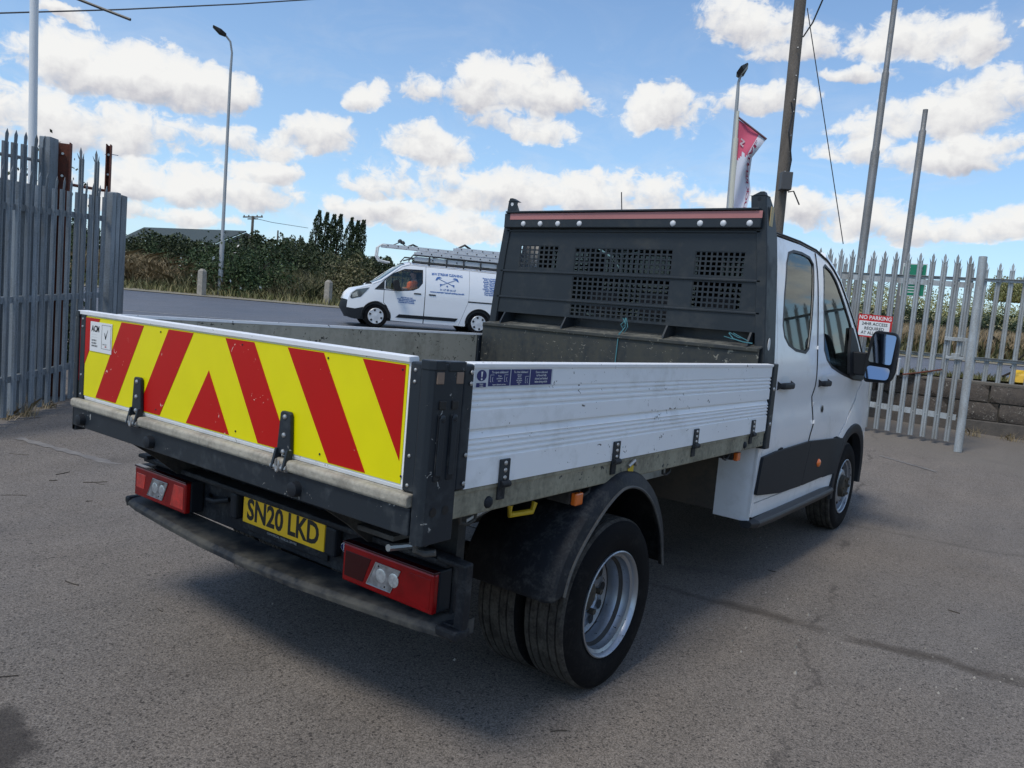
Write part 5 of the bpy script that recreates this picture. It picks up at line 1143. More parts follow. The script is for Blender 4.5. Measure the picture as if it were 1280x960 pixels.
# ================================================================== cab
HWT = [(0, 1.0), (.45, 1.025), (.8, 1.034), (1.0, 1.03), (1.25, 1.02), (1.5, .985), (1.8, .945), (2.0, .91), (2.15, .86), (2.3, .80)]
ZTAB = np.arange(-.5, 3, .01); HTAB = np.interp(ZTAB, [a for a, _ in HWT], [b_ for _, b_ in HWT])
for _ in range(3): HTAB = np.convolve(np.pad(HTAB, 9, 'edge'), np.ones(19)/19, 'valid')
def hw(z, x=3.5):
    h = float(np.interp(z, ZTAB, HTAB))
    if x > 5.1: h *= 1-.13*((x-5.1)/.85)**2
    h += .010*math.exp(-((z-.90)/.06)**2)-.014*math.exp(-((z-1.08)/.05)**2)
    r_ = math.hypot(x-XF, z-.37)
    if r_ > .3 and z < 1.25: h += .022*math.exp(-((r_-.46)/.09)**2)
    return h
def side(s, off=0.0): return lambda x, z: (x, s*(hw(z, x)+off), z)
prof_top = [(3.0, 2.105), (3.3, 2.115), (3.62, 2.118), (3.98, 2.105), (4.237, 2.058), (4.364, 2.008), (4.497, 1.939), (4.693, 1.787), (4.925, 1.602), (5.161, 1.36), (5.30, 1.255)]
nose = [(5.55, 1.185), (5.85, 1.09), (6.02, .98), (6.08, .80), (6.10, .55), (6.06, .36), (5.9, .33), (5.60, .33)]
arch = [(XF+.415*math.cos(a), .37+.425*math.sin(a)) for a in np.linspace(0, PI, 17)]
cabout = [(3.0, .95), (2.815, .93), (2.815, .42), (4.60, .42)]+[(XF-.43, .40)]
WINR = [(3.336, 2.000), (3.448, 2.025), (3.622, 2.032), (3.79, 2.022), (3.852, 1.985), (3.80, 1.772), (3.733, 1.556), (3.67, 1.425), (3.599, 1.396), (3.4, 1.408), (3.26, 1.44), (3.187, 1.487), (3.163, 1.55), (3.2, 1.729), (3.274, 1.93)]
WINF = [(4.095, 1.985), (4.15, 2.008), (4.29, 1.975), (4.40, 1.92), (4.535, 1.814), (4.735, 1.645), (4.89, 1.500), (5.04, 1.322), (5.09, 1.195), (4.807, 1.210), (4.47, 1.256), (4.216, 1.303), (4.097, 1.355), (4.035, 1.42), (4.044, 1.734)]
seamF = [(3.935, 2.07), (3.925, 1.95), (3.877, 1.508), (3.845, 1.239), (3.80, 1.10), (3.812, .914), (3.787, .839), (3.700, .50)]   # between the doors
roofl = [(2.985, 2.085), (3.3, 2.094), (3.62, 2.098), (3.95, 2.085)]
for s in (-1, 1):
    fm = side(s); fl_ = (s > 0)
    q_out = [(2.99, 2.085), (2.99, .94), (2.815, .92), (2.815, .42), (2.86, .42), (2.875, .80), (2.99+.02, 1.2), (3.05, 1.45), (3.06, 1.9), (3.12, 2.085)]
    sheet('quarter_panel', inset(q_out, .002), [], fm, .10, WHITE, TR, thick=.012, flip=fl_)
    rd = [(2.862, .50), (2.877, .80), (3.012, 1.2), (3.052, 1.45), (3.062, 1.9), (3.122, 2.085), (3.62, 2.092), (3.935, 2.080)]+seamF[1:]
    RD = sheet('rear_door', inset(rd, .0042), [WINR], fm, .09, WHITE, TR, thick=.014, flip=fl_)
    fd_ = [(3.935, 2.080), (3.98, 2.078), (4.225, 2.035), (4.35, 1.985), (4.48, 1.918), (4.675, 1.768), (4.905, 1.585), (5.14, 1.345), (5.12, 1.20), (4.98, 1.05), (4.72, .93), (4.52, .78), (4.44, .62), (4.42, .50)]+list(reversed(seamF[1:]))
    FD = sheet('front_door', inset(fd_, .0042), [WINF], fm, .09, WHITE, TR, thick=.014, flip=fl_)
    MB().tube([(x_, s*(hw(z_)+.0005), z_) for x_, z_ in resample(seamF+list(reversed(seamF)), .08)[:int(len(resample(seamF+list(reversed(seamF)), .08))/2)]], .0055, 5).build('door_seam', INK, TR)
    sill = [(2.865, .498), (2.865, .415), (4.47, .405), (4.45, .498)]
    sheet('sill_panel', sill, [], fm, .12, WHITE, TR, thick=.014, flip=fl_)
    archo = [(XF+.43*math.cos(a), .37+.445*math.sin(a)) for a in np.linspace(PI, 0, 17)]
    fen = [(5.135, 1.20), (5.15, 1.345), (5.24, 1.27), (5.50, 1.185), (5.74, 1.09), (5.86, .98), (5.90, .80), (5.89, .45), (5.42, .40)]+list(reversed(archo))+[(4.432, .50), (4.452, .62), (4.532, .775), (4.728, .920), (4.99, 1.04)]
    sheet('front_wing', fen, [], fm, .09, WHITE, TR, thick=.014, flip=fl_)
    # wheel arch trim and cladding
    V = []; F = []; aa = np.linspace(-.08, PI+.12, 26)
    for a in aa:
        for (r_, dy) in ((.395, -.05), (.400, .012), (.430, .020), (.468, .012), (.474, -.006)): x_, z_ = XF+r_*math.cos(a), .37+r_*1.03*math.sin(a); V.append((x_, s*(hw(max(z_, .4), x_)+dy), z_))
    for i in range(len(aa)-1):
        for j in range(4): F.append((i*5+j, i*5+j+1, (i+1)*5+j+1, (i+1)*5+j))
    link('wheel_arch_trim', mkmesh('wheel_arch_trim', V, F, True, 50), BLK, TR)
    c1 = rounded([(2.835, .555), (2.868, .775), (3.10, .790), (3.784, .800), (3.700, .505), (3.25, .515)], .02); c2 = rounded([(3.705, .505), (3.789, .800), (4.58, .765), (4.54, .70), (4.47, .60), (4.44, .51)], .012)
    for c_, nm in ((c1, 'rear_door_cladding'), (c2, 'front_door_cladding')): sheet(nm, c_, [], side(s, .018), .10, BLK, TR, thick=.020, flip=fl_)
    # side step
    b = MB(); P_ = [(s*1.035, .415), (s*1.075, .405), (s*1.082, .385), (s*1.06, .35), (s*.98, .345), (s*.96, .40)]
    V = []; F = []; xs = [2.80, 2.87, 3.2, 4.25, 4.42, 4.50]; k = [.5, .9, 1, 1, .95, .5]
    for x_, kk in zip(xs, k): V += [(x_, s*1.0+(y-s*1.0)*kk, .385+(z-.385)*kk) for (y, z) in P_]
    for i in range(len(xs)-1):
        for j in range(6): F.append((i*6+j, i*6+(j+1) % 6, (i+1)*6+(j+1) % 6, (i+1)*6+j))
    F += [(0, 1, 2, 3, 4, 5), tuple(len(V)-1-k_ for k_ in range(6))]; b.add(V, F); b.build('side_step', mat('step_black', (.022, .025, .030), .45), TR, bevel=.006)
    # glass, frames
    for W_, D_o, nm in ((WINR, RD, 'rear_door_glass'), (WINF, FD, 'front_door_glass')):
        sheet(nm, inset(W_, -.006), [], side(s, -.006), .08, GLS, D_o, flip=fl_)
        sheet('window_seal', inset(W_, -.012), [inset(W_, .006)], side(s, .0015), .07, INK, D_o, thick=.004, flip=fl_)
    # black sail behind the mirror
    sail = [(4.735, 1.60), (4.775, 1.60), (4.90, 1.49), (5.03, 1.33), (5.095, 1.195), (4.80, 1.205), (4.66, 1.235), (4.66, 1.40)]
    sheet('mirror_sail', rounded(sail, .03), [], side(s, .016), .06, BLK, FD, thick=.02, flip=fl_)
    # handles
    for x0, x1, D_o in ((3.055, 3.300, RD), (3.905, 4.120, FD)):
        b = MB(); y = hw(1.2)
        V = []; F = []
        for x_, d_, hh in ((x0, .004, .018), (x0+.03, .028, .023), (x1-.05, .032, .023), (x1, .006, .018)): V += [(x_, s*(y+d_), 1.188-hh), (x_, s*(y+d_+.012), 1.188-hh*.6), (x_, s*(y+d_+.012), 1.188+hh*.6), (x_, s*(y+d_), 1.188+hh)]
        for i in range(3):
            for j in range(4): F.append((i*4+j, i*4+(j+1) % 4, (i+1)*4+(j+1) % 4, (i+1)*4+j))
        F += [(0, 1, 2, 3), (15, 14, 13, 12)]; b.add(V, F); b.build('door_handle', BLK, D_o, bevel=.006, smooth=True)
        sheet('handle_cup', rounded([(x0+.04, 1.155), (x1-.03, 1.155), (x1-.03, 1.245), (x0+.06, 1.245)], .04), [], side(s, .0012), .05, mat('cup_white', (.66, .69, .71), .35), D_o, flip=fl_)
    if s < 0:
        b = MB(); b.lathe([(0, .030), (.003, .029), (.003, .0005)], (4.025, -hw(1.0)-.004, 1.003), 'y', 16); b.build('fuel_lock', STEEL, FD); b = MB(); b.dome((4.03, -hw(1.0)-.003, 1.003), .021, .006, (0, -1, 0), 12); b.build('lock_button', INK, FD)
        b = MB(); b.dome((4.03, -(hw(.62)+.018), .628), .030, .018, (0, -1, 0), 16); b.build('side_repeater', ORANGE, FD, smooth=True)
    b = MB()
    for z in (1.43, 1.05, .93): b.box(3.805 if z < 1.2 else 3.85, 3.835 if z < 1.2 else 3.878, *sorted((s*(hw(z)+.001), s*(hw(z)+.012))), z-.012, z+.012)
    b.stuff('hinge_block', WHITE, FD)
    # gutter line and A pillar edge
    gut = [(3.0, 2.100), (3.3, 2.110), (3.62, 2.114), (3.98, 2.100), (4.237, 2.052), (4.364, 2.002), (4.497, 1.932), (4.693, 1.780), (4.925, 1.597), (5.15, 1.362)]
    MB().tube([(x_, s*(hw(z_, x_)+.002), z_-.002) for x_, z_ in gut], .006, 6).build('gutter_seal', INK, TR)
    # mirror
    y0 = s*1.03
    b = MB(); b.tube([(4.86, s*1.0, 1.33), (4.80, s*1.10, 1.33)], .035, 10); b.box(4.77, 4.87, *sorted((s*1.00, s*1.11)), 1.24, 1.42); MI = b.build('mirror', BLK, FD, bevel=.012)
    fr_, up_ = Vector((0, -s, 0)), Vector((0, 0, 1))
    mo = rounded([(s*1.110, 1.195), (s*1.290, 1.205), (s*1.315, 1.27), (s*1.325, 1.52), (s*1.30, 1.585), (s*1.150, 1.592), (s*1.125, 1.54), (s*1.100, 1.30)], .03, 4)
    b = MB(); n = len(mo); cx = sum(p[0] for p in mo)/n; cz = sum(p[1] for p in mo)/n; V = []
    for (x_, k_) in ((4.755, .97), (4.765, 1.0), (4.83, .98), (4.89, .80), (4.92, .45)): V += [(x_+.03*abs(p[0]-s*1.1), cx+(p[0]-cx)*k_, cz+(p[1]-cz)*k_) for p in mo]
    F = [(r_*n+i, r_*n+(i+1) % n, (r_+1)*n+(i+1) % n, (r_+1)*n+i) for r_ in range(4) for i in range(n)]+[tuple(range(n)), tuple(range(5*n-1, 4*n-1, -1))]; b.add(V, F); b.build('mirror_shell', BLK, MI, smooth=True) if False else None
    bb = MB(); bb.add(V, F); MS = bb.build('mirror_shell', BLK, TR, smooth=True)
    def mg(pts, name, tilt=.14):
        b2 = MB(); n2 = len(pts); top_ = max(p[1] for p in pts); b2.add([(4.7485+.03*abs(p[0]-s*1.1)+tilt*(p[1]-top_), p[0], p[1]) for p in pts]+[(4.7560+.03*abs(p[0]-s*1.1)+tilt*(p[1]-top_), p[0], p[1]) for p in pts], [tuple(range(n2)), tuple(range(2*n2-1, n2-1, -1))]+[(i, i+n2, (i+1) % n2+n2, (i+1) % n2) for i in range(n2)]); return b2.build(name, MIRR, MS)
    mg(rounded([(s*1.135, 1.355), (s*1.295, 1.340), (s*1.305, 1.56), (s*1.155, 1.575)], .02), 'mirror_glass'); mg(rounded([(s*1.120, 1.225), (s*1.285, 1.225), (s*1.290, 1.315), (s*1.125, 1.325)], .03), 'wide_angle_glass', .30)
    MB().box(4.80, 4.86, *sorted((s*1.322, s*1.336)), 1.27, 1.40).build('mirror_indicator', CAPW, MS, bevel=.006)
# roof and front: one skin across the cab
def skin(name, P_, m, crown, par=TR, inset_=.0, n=14, under=0):
    V = []; F = []
    for (x_, z_) in P_:
        h = hw(z_, x_)-inset_
        for i in range(n+1): t = -1+2*i/n; V.append((x_+(crown*.6*(1-t*t) if z_ < 2.0 else 0)*0, h*t*(1-.0*abs(t)), z_+crown*(1-abs(t)**3)))
    for i in range(len(P_)-1):
        for j in range(n): F.append((i*(n+1)+j, (i+1)*(n+1)+j, (i+1)*(n+1)+j+1, i*(n+1)+j+1))
    o = link(name, mkmesh(name, V, F, True, 60), m, par); sm = o.modifiers.new('t', 'SOLIDIFY'); sm.thickness = .008; return o
skin('roof', [(2.985, 2.095), (3.3, 2.110), (3.62, 2.114), (3.98, 2.100), (4.12, 2.080), (4.237, 2.052)], WHITE, .066)
skin('windscreen', [(4.24, 2.050), (4.364, 2.002), (4.497, 1.932), (4.693, 1.780), (4.925, 1.597), (5.15, 1.362), (5.28, 1.262)], GLS, .066, inset_=.06)
skin('bonnet', [(5.26, 1.262), (5.50, 1.180), (5.74, 1.085), (5.86, .97), (5.92, .80)], WHITE, .05)
skin('front_bumper', [(5.92, .80), (5.95, .55), (5.92, .34), (5.7, .32)], BLK, .0)
for s in (-1, 1): MB().tube([(x_, s*(hw(z_, x_)-.035), z_+.004) for x_, z_ in [(4.20, 2.07), (4.364, 2.008), (4.497, 1.939), (4.693, 1.787), (4.925, 1.602), (5.16, 1.362), (5.30, 1.26)]], .038, 8).build('a_pillar', WHITE, TR, smooth=True)
# rear wall with window, floor, seats and dash
rw = [(-.855, 2.09), (-.90, 2.0), (-.975, 1.5), (-1.01, 1.2), (-1.02, .95), (1.02, .95), (1.01, 1.2), (.975, 1.5), (.90, 2.0), (.855, 2.09), (.4, 2.13), (0, 2.145), (-.4, 2.13)]
rwin = rounded([(-.80, 1.40), (.80, 1.40), (.76, 2.02), (-.76, 2.02)], .06)
sheet('cab_rear_wall', rw, [rwin], lambda y, z: (2.99, y, z), .2, WHITE, TR, thick=.01); sheet('rear_window', inset(rwin, -.01), [], lambda y, z: (2.992, y, z), .3, GLS, TR)
MB().box(2.83, 2.995, -.80, .80, .42, .95).build('lower_rear_wall', mat('shaded_dirty_brown', (.10, .08, .06), .9, dirt=(.05, .045, .04)), TR)  # brown dirt and the deep shade below the bed, both in the base colour
for s in (-1, 1):
    cc = [(2.826, s*.80), (2.822, s*.90), (2.818, s*.965), (2.820, s*1.005), (2.826, s*1.026)]; V = []; F = []
    for (x_, y_) in cc:
        for z_ in (.395, .6, .8, .935): V.append((x_, y_ if abs(y_) < .99 else s*min(abs(y_), hw(z_)), z_))
    for i in range(4):
        for j in range(3): F.append((i*4+j, i*4+j+1, (i+1)*4+j+1, (i+1)*4+j))
    link('rear_corner_panel', mkmesh('rear_corner_panel', V, F, True), WHITE, TR)
MB().box(2.85, 5.3, -.98, .98, .46, .56).build('cab_floor', CHAS, TR); INT = mat('cab_trim', (.04, .043, .047), .8)
b = MB(); b.prism([(5.3, .56), (4.95, .60), (4.85, .95), (4.95, 1.15), (5.25, 1.22), (5.5, 1.15)], -.95, .95); b.build('dashboard', INT, TR, bevel=.03)
b = MB(); n_ = 20; b.tube([(4.72+.07*math.sin(a)*.5, -.42+.19*math.cos(a), 1.10+.19*math.sin(a)) for a in np.linspace(0, 2*PI, n_+1)], .016, 6); b.build('steering_wheel', INT, TR)
for (x_, ys) in ((3.15, (-.62, -.2, .2, .62)), (4.05, (-.52, .18, .60))):
    for y_ in ys:
        b = MB(); b.prism([(x_, .80), (x_+.50, .84), (x_+.50, .94), (x_+.10, .92)], y_-.21, y_+.21); b.prism([(x_-.12, 1.50), (x_-.02, 1.50), (x_+.12, .92), (x_+.0, .88)], y_-.21, y_+.21); st_ = b.build('seat', SEAT, TR, bevel=.04)
        MB().box(x_-.17, x_-.07, y_-.12, y_+.12, 1.53, 1.70).build('head_rest', SEAT, st_, bevel=.03)
MB().box(3.02, 4.2, -.80, .80, 2.085, 2.10).build('headlining', mat('headlining', (.30, .30, .29), .9), TR)
MB().tube([(3.42, .35, 2.17), (3.38, .36, 2.42)], .004, 5).build('aerial', BLK, TR)
b = MB(); b.add([(4.78, -1.015, 1.20), (4.78, 1.015, 1.20), (5.28, 1.0, 1.20), (5.28, -1.0, 1.20)], [(0, 1, 2, 3)])
for s in (-1, 1):       # dark liner inside the doors and inner wheel arch
    sheet('door_trim', inset([(2.84, .45), (2.90, .9), (3.03, 1.2), (3.06, 1.38), (4.03, 1.25), (4.8, 1.17), (5.05, 1.08), (4.5, .85), (4.42, .6), (4.42, .45)], .01), [], side(s, -.05), .15, INT, TR, smooth=False)
    b = MB(); b.lathe([(s*.62, .42), (s*.99, .42)], (XF, 0, .37), 'y', 20, -.1, PI+.1); b.box(XF-.42, XF+.42, *sorted((s*.60, s*.62)), .40, .85); b.build('arch_liner', INK, TR)
for s in (-1, 1): MB().prism([(5.58, .80), (5.80, .80), (5.78, .96), (5.56, 1.02)], s*.93, s*.62).build('headlamp', CLEAR, TR, bevel=.02)
# ================================================================== white panel van on the road
fw, rw_ = at(466, 410, 21.7), at(597, 419, 22.3); hd = Vector((fw.x-rw_.x, fw.y-rw_.y, 0)); sc_ = 1.0; hd.normalize()
n_cam = Vector((hd.y, -hd.x, 0)); 
# local frame: x forward, y to the van's left (towards the camera), z up; origin under the rear axle, left tyre face
lft = Vector((-hd.y, hd.x, 0))
VN = thing('panel_van', 'white signwritten panel van with ladders on its roof rack driving left along the road', 'van', tuple(rw_-lft*.96), math.atan2(hd.y, hd.x))
VN.rotation_euler = (0, -math.atan2(fw.z-rw_.z, (fw-rw_).xy.length), math.atan2(hd.y, hd.x))
def vh(z, x=1.0):
    h = float(np.interp(z, [0, .25, .5, 1.0, 1.3, 1.6, 1.82, 1.95], [.93, .97, .985, .985, .955, .88, .80, .72]))
    if x > 2.7: h *= 1-.20*((x-2.7)/1.05)**2
    if x < -.5: h *= 1-.03*((-.5-x)/.5)
    return h
def vs(s, off=0): return lambda x, z: (x, s*(vh(z, x)+off), z)
WBV = 2.93
def arcp(cx, r_, a, b_, n): return [(cx+r_*math.cos(t), .335+r_*math.sin(t)) for t in np.linspace(a, b_, n)]
front = [(3.60, .30), (3.72, .50), (3.70, .72), (3.64, .90), (3.50, 1.04), (3.11, 1.175), (2.84, 1.29), (2.54, 1.53), (2.26, 1.745), (2.02, 1.82)]
WV = [(2.97, 1.075), (2.75, 1.315), (2.50, 1.53), (2.19, 1.675), (1.70, 1.69), (1.70, 1.34), (1.81, 1.20), (1.95, 1.13), (2.30, 1.085)]
for s in (1, -1):
    fl_ = (s > 0)
    wingp = [(3.02, .22), (2.78, .25), (2.76, 1.28), (2.84, 1.285), (3.11, 1.17), (3.50, 1.035), (3.64, .895), (3.70, .72), (3.72, .50), (3.58, .30), (WBV+.40, .28)]+arcp(WBV, .39, 0, PI, 12)[::1]
    wingp = [(2.755, .25), (2.755, 1.30), (2.84, 1.285), (3.11, 1.17), (3.50, 1.035), (3.64, .895), (3.70, .72), (3.72, .50), (3.58, .30)]+arcp(WBV, .39, -.1, PI-.55, 12)[:0]+[(WBV+.40, .28)]+arcp(WBV, .39, 0, PI-.05, 12)
    cut = [p for p in wingp if p[0] > 2.5]
    FWG = sheet('front_wing', [(2.70, .66), (2.755, .72), (2.755, 1.335), (2.84, 1.285), (3.11, 1.17), (3.50, 1.035), (3.64, .895), (3.70, .72), (3.72, .50), (3.58, .30), (WBV+.40, .28)]+arcp(WBV, .39, 0, 2.15, 10), [], vs(s), .12, VANW, VN, flip=fl_)
    DR = sheet('front_door', inset([(2.745, .72), (2.66, .64), (2.56, .46), (2.53, .24), (1.62, .22), (1.60, 1.80), (2.03, 1.815), (2.27, 1.735), (2.54, 1.52), (2.745, 1.35)], .004), [[(2.72, 1.10), (2.72, 1.33), (2.50, 1.53), (2.19, 1.675), (1.70, 1.69), (1.70, 1.34), (1.81, 1.20), (1.95, 1.13), (2.30, 1.085)]], vs(s), .12, VANW, VN, flip=fl_)
    SD = sheet('sliding_door', inset([(1.60, .22), (.60, .22), (.46, .60), (.34, .95), (.34, 1.80), (1.60, 1.80)], .004), [], vs(s), .12, VANW, VN, flip=fl_)
    RQ = sheet('rear_side_panel', inset([(.60, .22), (.46, .60), (.34, .95), (.34, 1.80), (-.98, 1.78), (-1.04, 1.2), (-1.04, .35), (-.5, .28)]+arcp(0, .39, PI, 0, 12)+[(.40, .22)], .003), [], vs(s), .12, VANW, VN, flip=fl_)
    sheet('door_glass', inset(WV, -.012), [], vs(s, -.008), .12, GLD, DR, flip=fl_)
    sheet('quarter_glass', [(3.00, 1.08), (2.745, 1.33), (2.745, 1.09)], [], vs(s, .004), .12, INK, FWG, flip=fl_)
    sheet('window_seal', inset(WV, -.018), [inset(WV, .004)], vs(s, .002), .12, INK, DR, flip=fl_); MB().box(2.235, 2.265, *sorted((s*.86, s*.875)), 1.09, 1.66, Matrix.Shear('XY', 4, (0, 0))).build('window_bar', INK, DR)
    sheet('rub_strip', [(2.40, .335), (2.30, .43), (.62, .43), (.70, .335)], [], vs(s, .012), .12, BLK, VN, flip=fl_)
    sheet('bumper_corner', [(3.73, .52), (3.50, .50), (3.28, .56), (3.30, .30), (3.38, .22), (3.62, .24)], [], vs(s, .012), .1, BLK, VN, flip=fl_)
    sheet('headlamp', [(3.645, .80), (3.60, .92), (3.48, 1.02), (3.14, 1.10), (3.36, .83), (3.60, .76)], [], vs(s, .006), .08, mat('headlamp_dark', (.05, .06, .07), .15, coat=1), VN, flip=fl_); sheet('headlamp_bezel', [(3.44, .84), (3.58, .80), (3.60, .90), (3.46, .97)], [], vs(s, .010), .1, CLEAR, VN, flip=fl_)
    sheet('slide_rail', [(.36, .905), (.36, .94), (-.62, .94), (-.62, .905)], [], vs(s, .006), .2, INK, RQ, flip=fl_)
    for x0, D_o in ((1.72, DR), (1.30, SD)): MB().box(x0, x0+.20, *sorted((s*.972, s*1.0)), 1.015, 1.05).build('door_handle', INK, D_o, bevel=.01)
    for cx in (0, WBV):
        root = MB().box(cx-.05, cx+.05, *sorted((s*.7, s*.8)), .30, .38).build('wheel', INK, VN)
        b = MB(); b.lathe([(s*a, r_) for a, r_ in ((.74, .22), (.73, .30), (.76, .330), (.92, .330), (.945, .31), (.95, .25), (.94, .215))], (cx, 0, .335), 'y', 40); b.build('tyre', TYRE, root, smooth=True)
        b = MB(); b.lathe([(s*.943, .218), (s*.955, .205), (s*.948, .17), (s*.962, .06), (s*.965, .0005)], (cx, 0, .335), 'y', 40); b.build('wheel_cover', mat('wheel_cover', (.62, .64, .66), .35, .2), root, smooth=True)
        b = MB()
        for k in range(6):
            a = 2*PI*k/6+.3; ca, sa = math.cos(a), math.sin(a); q = [(cx+r_*ca-t*sa, .335+r_*sa+t*ca) for r_, t in ((.188, -.030), (.188, .030), (.135, .022), (.135, -.022))]; b.prism(q, s*.950, s*.9605)
        b.build('cover_slots', INK, root)
        V = []; F = []; aa = np.linspace(-.1, PI+.1, 20)
        for a in aa:
            for r_, dy in ((.385, -.25), (.388, .004), (.405, .010), (.412, 0)): V.append((cx+r_*math.cos(a), s*(vh(.5, cx)+dy), .335+r_*math.sin(a)))
        for i in range(19):
            for j in range(3): F.append((i*4+j, i*4+j+1, (i+1)*4+j+1, (i+1)*4+j))
        link('arch_lip', mkmesh('arch_lip', V, F, True), INK, VN)
    sheet('under_liner', [(3.6, .30), (3.68, .7), (3.4, 1.0), (2.75, 1.02), (1.6, 1.02), (1.6, 1.76), (-1, 1.74), (-1, .3)], [], vs(s, -.04), .3, INK, VN, flip=fl_, smooth=False)
    mb = MB(); mb.prism(rounded([(2.30, 1.09), (2.50, 1.09), (2.54, 1.30), (2.50, 1.36), (2.40, 1.36), (2.36, 1.20)], .03), s*1.0, s*1.22); mb.build('wing_mirror', INK, DR, bevel=.02)
def vskin(name, P_, m, crown, n=12, ins=0):
    V = []; F = []
    for (x_, z_) in P_:
        h = vh(z_, x_)-ins
        for i in range(n+1): t = -1+2*i/n; V.append((x_+.10*(1-t*t)*(1 if x_ > 3.3 else 0), h*t, z_+crown*(1-abs(t)**3)))
    for i in range(len(P_)-1):
        for j in range(n): F.append((i*(n+1)+j, (i+1)*(n+1)+j, (i+1)*(n+1)+j+1, i*(n+1)+j+1))
    return link(name, mkmesh(name, V, F, True, 60), m, VN)
vskin('roof', [(-1.0, 1.77), (-.6, 1.80), (.4, 1.805), (1.6, 1.805), (2.02, 1.82), (2.18, 1.775)], VANW, .11); vskin('windscreen', [(2.18, 1.775), (2.54, 1.53), (2.84, 1.29), (3.06, 1.19)], GLD, .09, ins=.03)
vskin('bonnet', [(3.06, 1.19), (3.30, 1.11), (3.50, 1.035), (3.64, .90), (3.70, .72)], VANW, .03); vskin('front_bumper', [(3.70, .72), (3.73, .5), (3.58, .26)], BLK, 0); vskin('rear_doors', [(-1.0, 1.77), (-1.045, 1.2), (-1.05, .35)], VANW, 0)
for s in (1, -1): MB().tube([(2.05, s*(vh(1.82)-.03), 1.83), (2.27, s*(vh(1.75)-.03), 1.75), (2.54, s*(vh(1.53)-.03), 1.545), (2.84, s*(vh(1.29, 2.84)-.03), 1.31), (3.08, s*(vh(1.19, 3.08)-.04), 1.20)], .035, 8).build('a_pillar', VANW, VN, smooth=True)
MB().box(-1.0, 3.5, -.85, .85, .22, .32).build('underbody', INK, VN); MB().box(1.45, 1.50, -.78, .78, .3, 1.65).build('bulkhead', INT, VN)
b = MB(); b.prism([(2.6, .9), (2.6, 1.05), (2.95, 1.12), (3.1, .9)], -.85, .85); b.build('dashboard', INT, VN)
for y_ in (.45, -.45): b = MB(); b.box(1.75, 2.2, y_-.24, y_+.24, .75, .88); b.prism([(1.62, 1.45), (1.74, 1.45), (1.85, .85), (1.70, .85)], y_-.23, y_+.23); b.build('seat', SEAT, VN, bevel=.04)
# signwriting (blue, on the near side)
SB_ = mat('van_lettering', (.06, .15, .40), .4)
def vt(s_, size, x, z, sx=1, arcz=0, bold=.001, name='signwriting'):
    return text(name, s_, size, None, SB_, VN, sx=sx, bold=bold, fmap=lambda p: (x-p.x, vh(z+p.y)+.006+p.z, z+p.y-arcz*p.x*p.x))
vt('MW STREAM CLEANING', .095, .99, 1.625, .86, .05, .003); vt('01 67 89 66 67', .075, .96, 1.20, 1.0); vt('www.mwstreamcleaning.co.uk', .055, .98, 1.125, 1.45, bold=.003)
for i, (s_, z_) in enumerate((('MW Stream Ltd', .90), ('Drain Clearance & Jetting', .855), ('Window and Gutters', .81), ('Commercial Domestic', .765))): vt(s_, .045, 2.12, z_, 1.1, bold=.002)
for i, s_ in enumerate(('Pressure Washing', 'Drive Cleaning', 'Render Cleaning', 'Roof Cleaning', 'Gutter Clearing', 'Patio Cleaning', 'Window Cleaning', 'Solar Panels', 'Conservatory', 'Free Quotes')): vt(s_, .055, -.26, 1.625-.051*i, 1.05, bold=.002)
b = MB()
for sx_ in (-1, 1):      # crossed jetting lances
    def vp(x, z): return (.99+x, vh(z)+.008, z)
    b.tube([vp(sx_*.24, 1.50), vp(-sx_*.17, 1.335)], .006, 4)
    b.add([vp(*p) for p in ((sx_*.34, 1.45), (sx_*.30, 1.54), (sx_*.22, 1.56), (sx_*.15, 1.53), (sx_*.24, 1.51), (sx_*.29, 1.46))], [(0, 1, 2, 3, 4, 5)]); b.add([vp(*p) for p in ((-sx_*.14, 1.36), (-sx_*.21, 1.36), (-sx_*.20, 1.28))], [(0, 1, 2)])
b.add([(.99+x, vh(1.3)+.010, 1.29+z) for x, z in ((-.02, 0), (.02, 0), (.02, .04), (-.02, .04))], [(0, 1, 2, 3)]); b.build('crossed_tools_emblem', SB_, VN)
# roof rack
RK = mat('rack_black', (.02, .021, .023), .5); ALU = mat('ladder_alloy', (.68, .69, .70), .45, .3, dirt=(.3, .3, .3), dirt_amt=.2); RKI = MB()
for s in (1, -1):
    RKI.tube([(1.98, s*.74, 1.90), (-1.0, s*.74, 1.89)], .030, 6); RKI.tube([(2.08, s*.72, 1.94), (1.96, s*.72, 2.10), (-1.0, s*.72, 2.09)], .024, 6)
    for x in (1.5, 1.0, .5, 0, -.5, -.95): RKI.tube([(x, s*.74, 1.84), (x, s*.73, 2.1)], .022, 5)
for x in (1.98, 1.4, .7, 0, -.7): RKI.tube([(x, -.72, 2.0), (x, .72, 2.0)], .022, 5)
RKO = RKI.build('roof_rack', RK, VN)
MB().box(-1.0, 1.92, .695, .705, 1.945, 2.065).build('rack_side_plate', mat('rack_plate', (.60, .62, .63), .45), RKO)
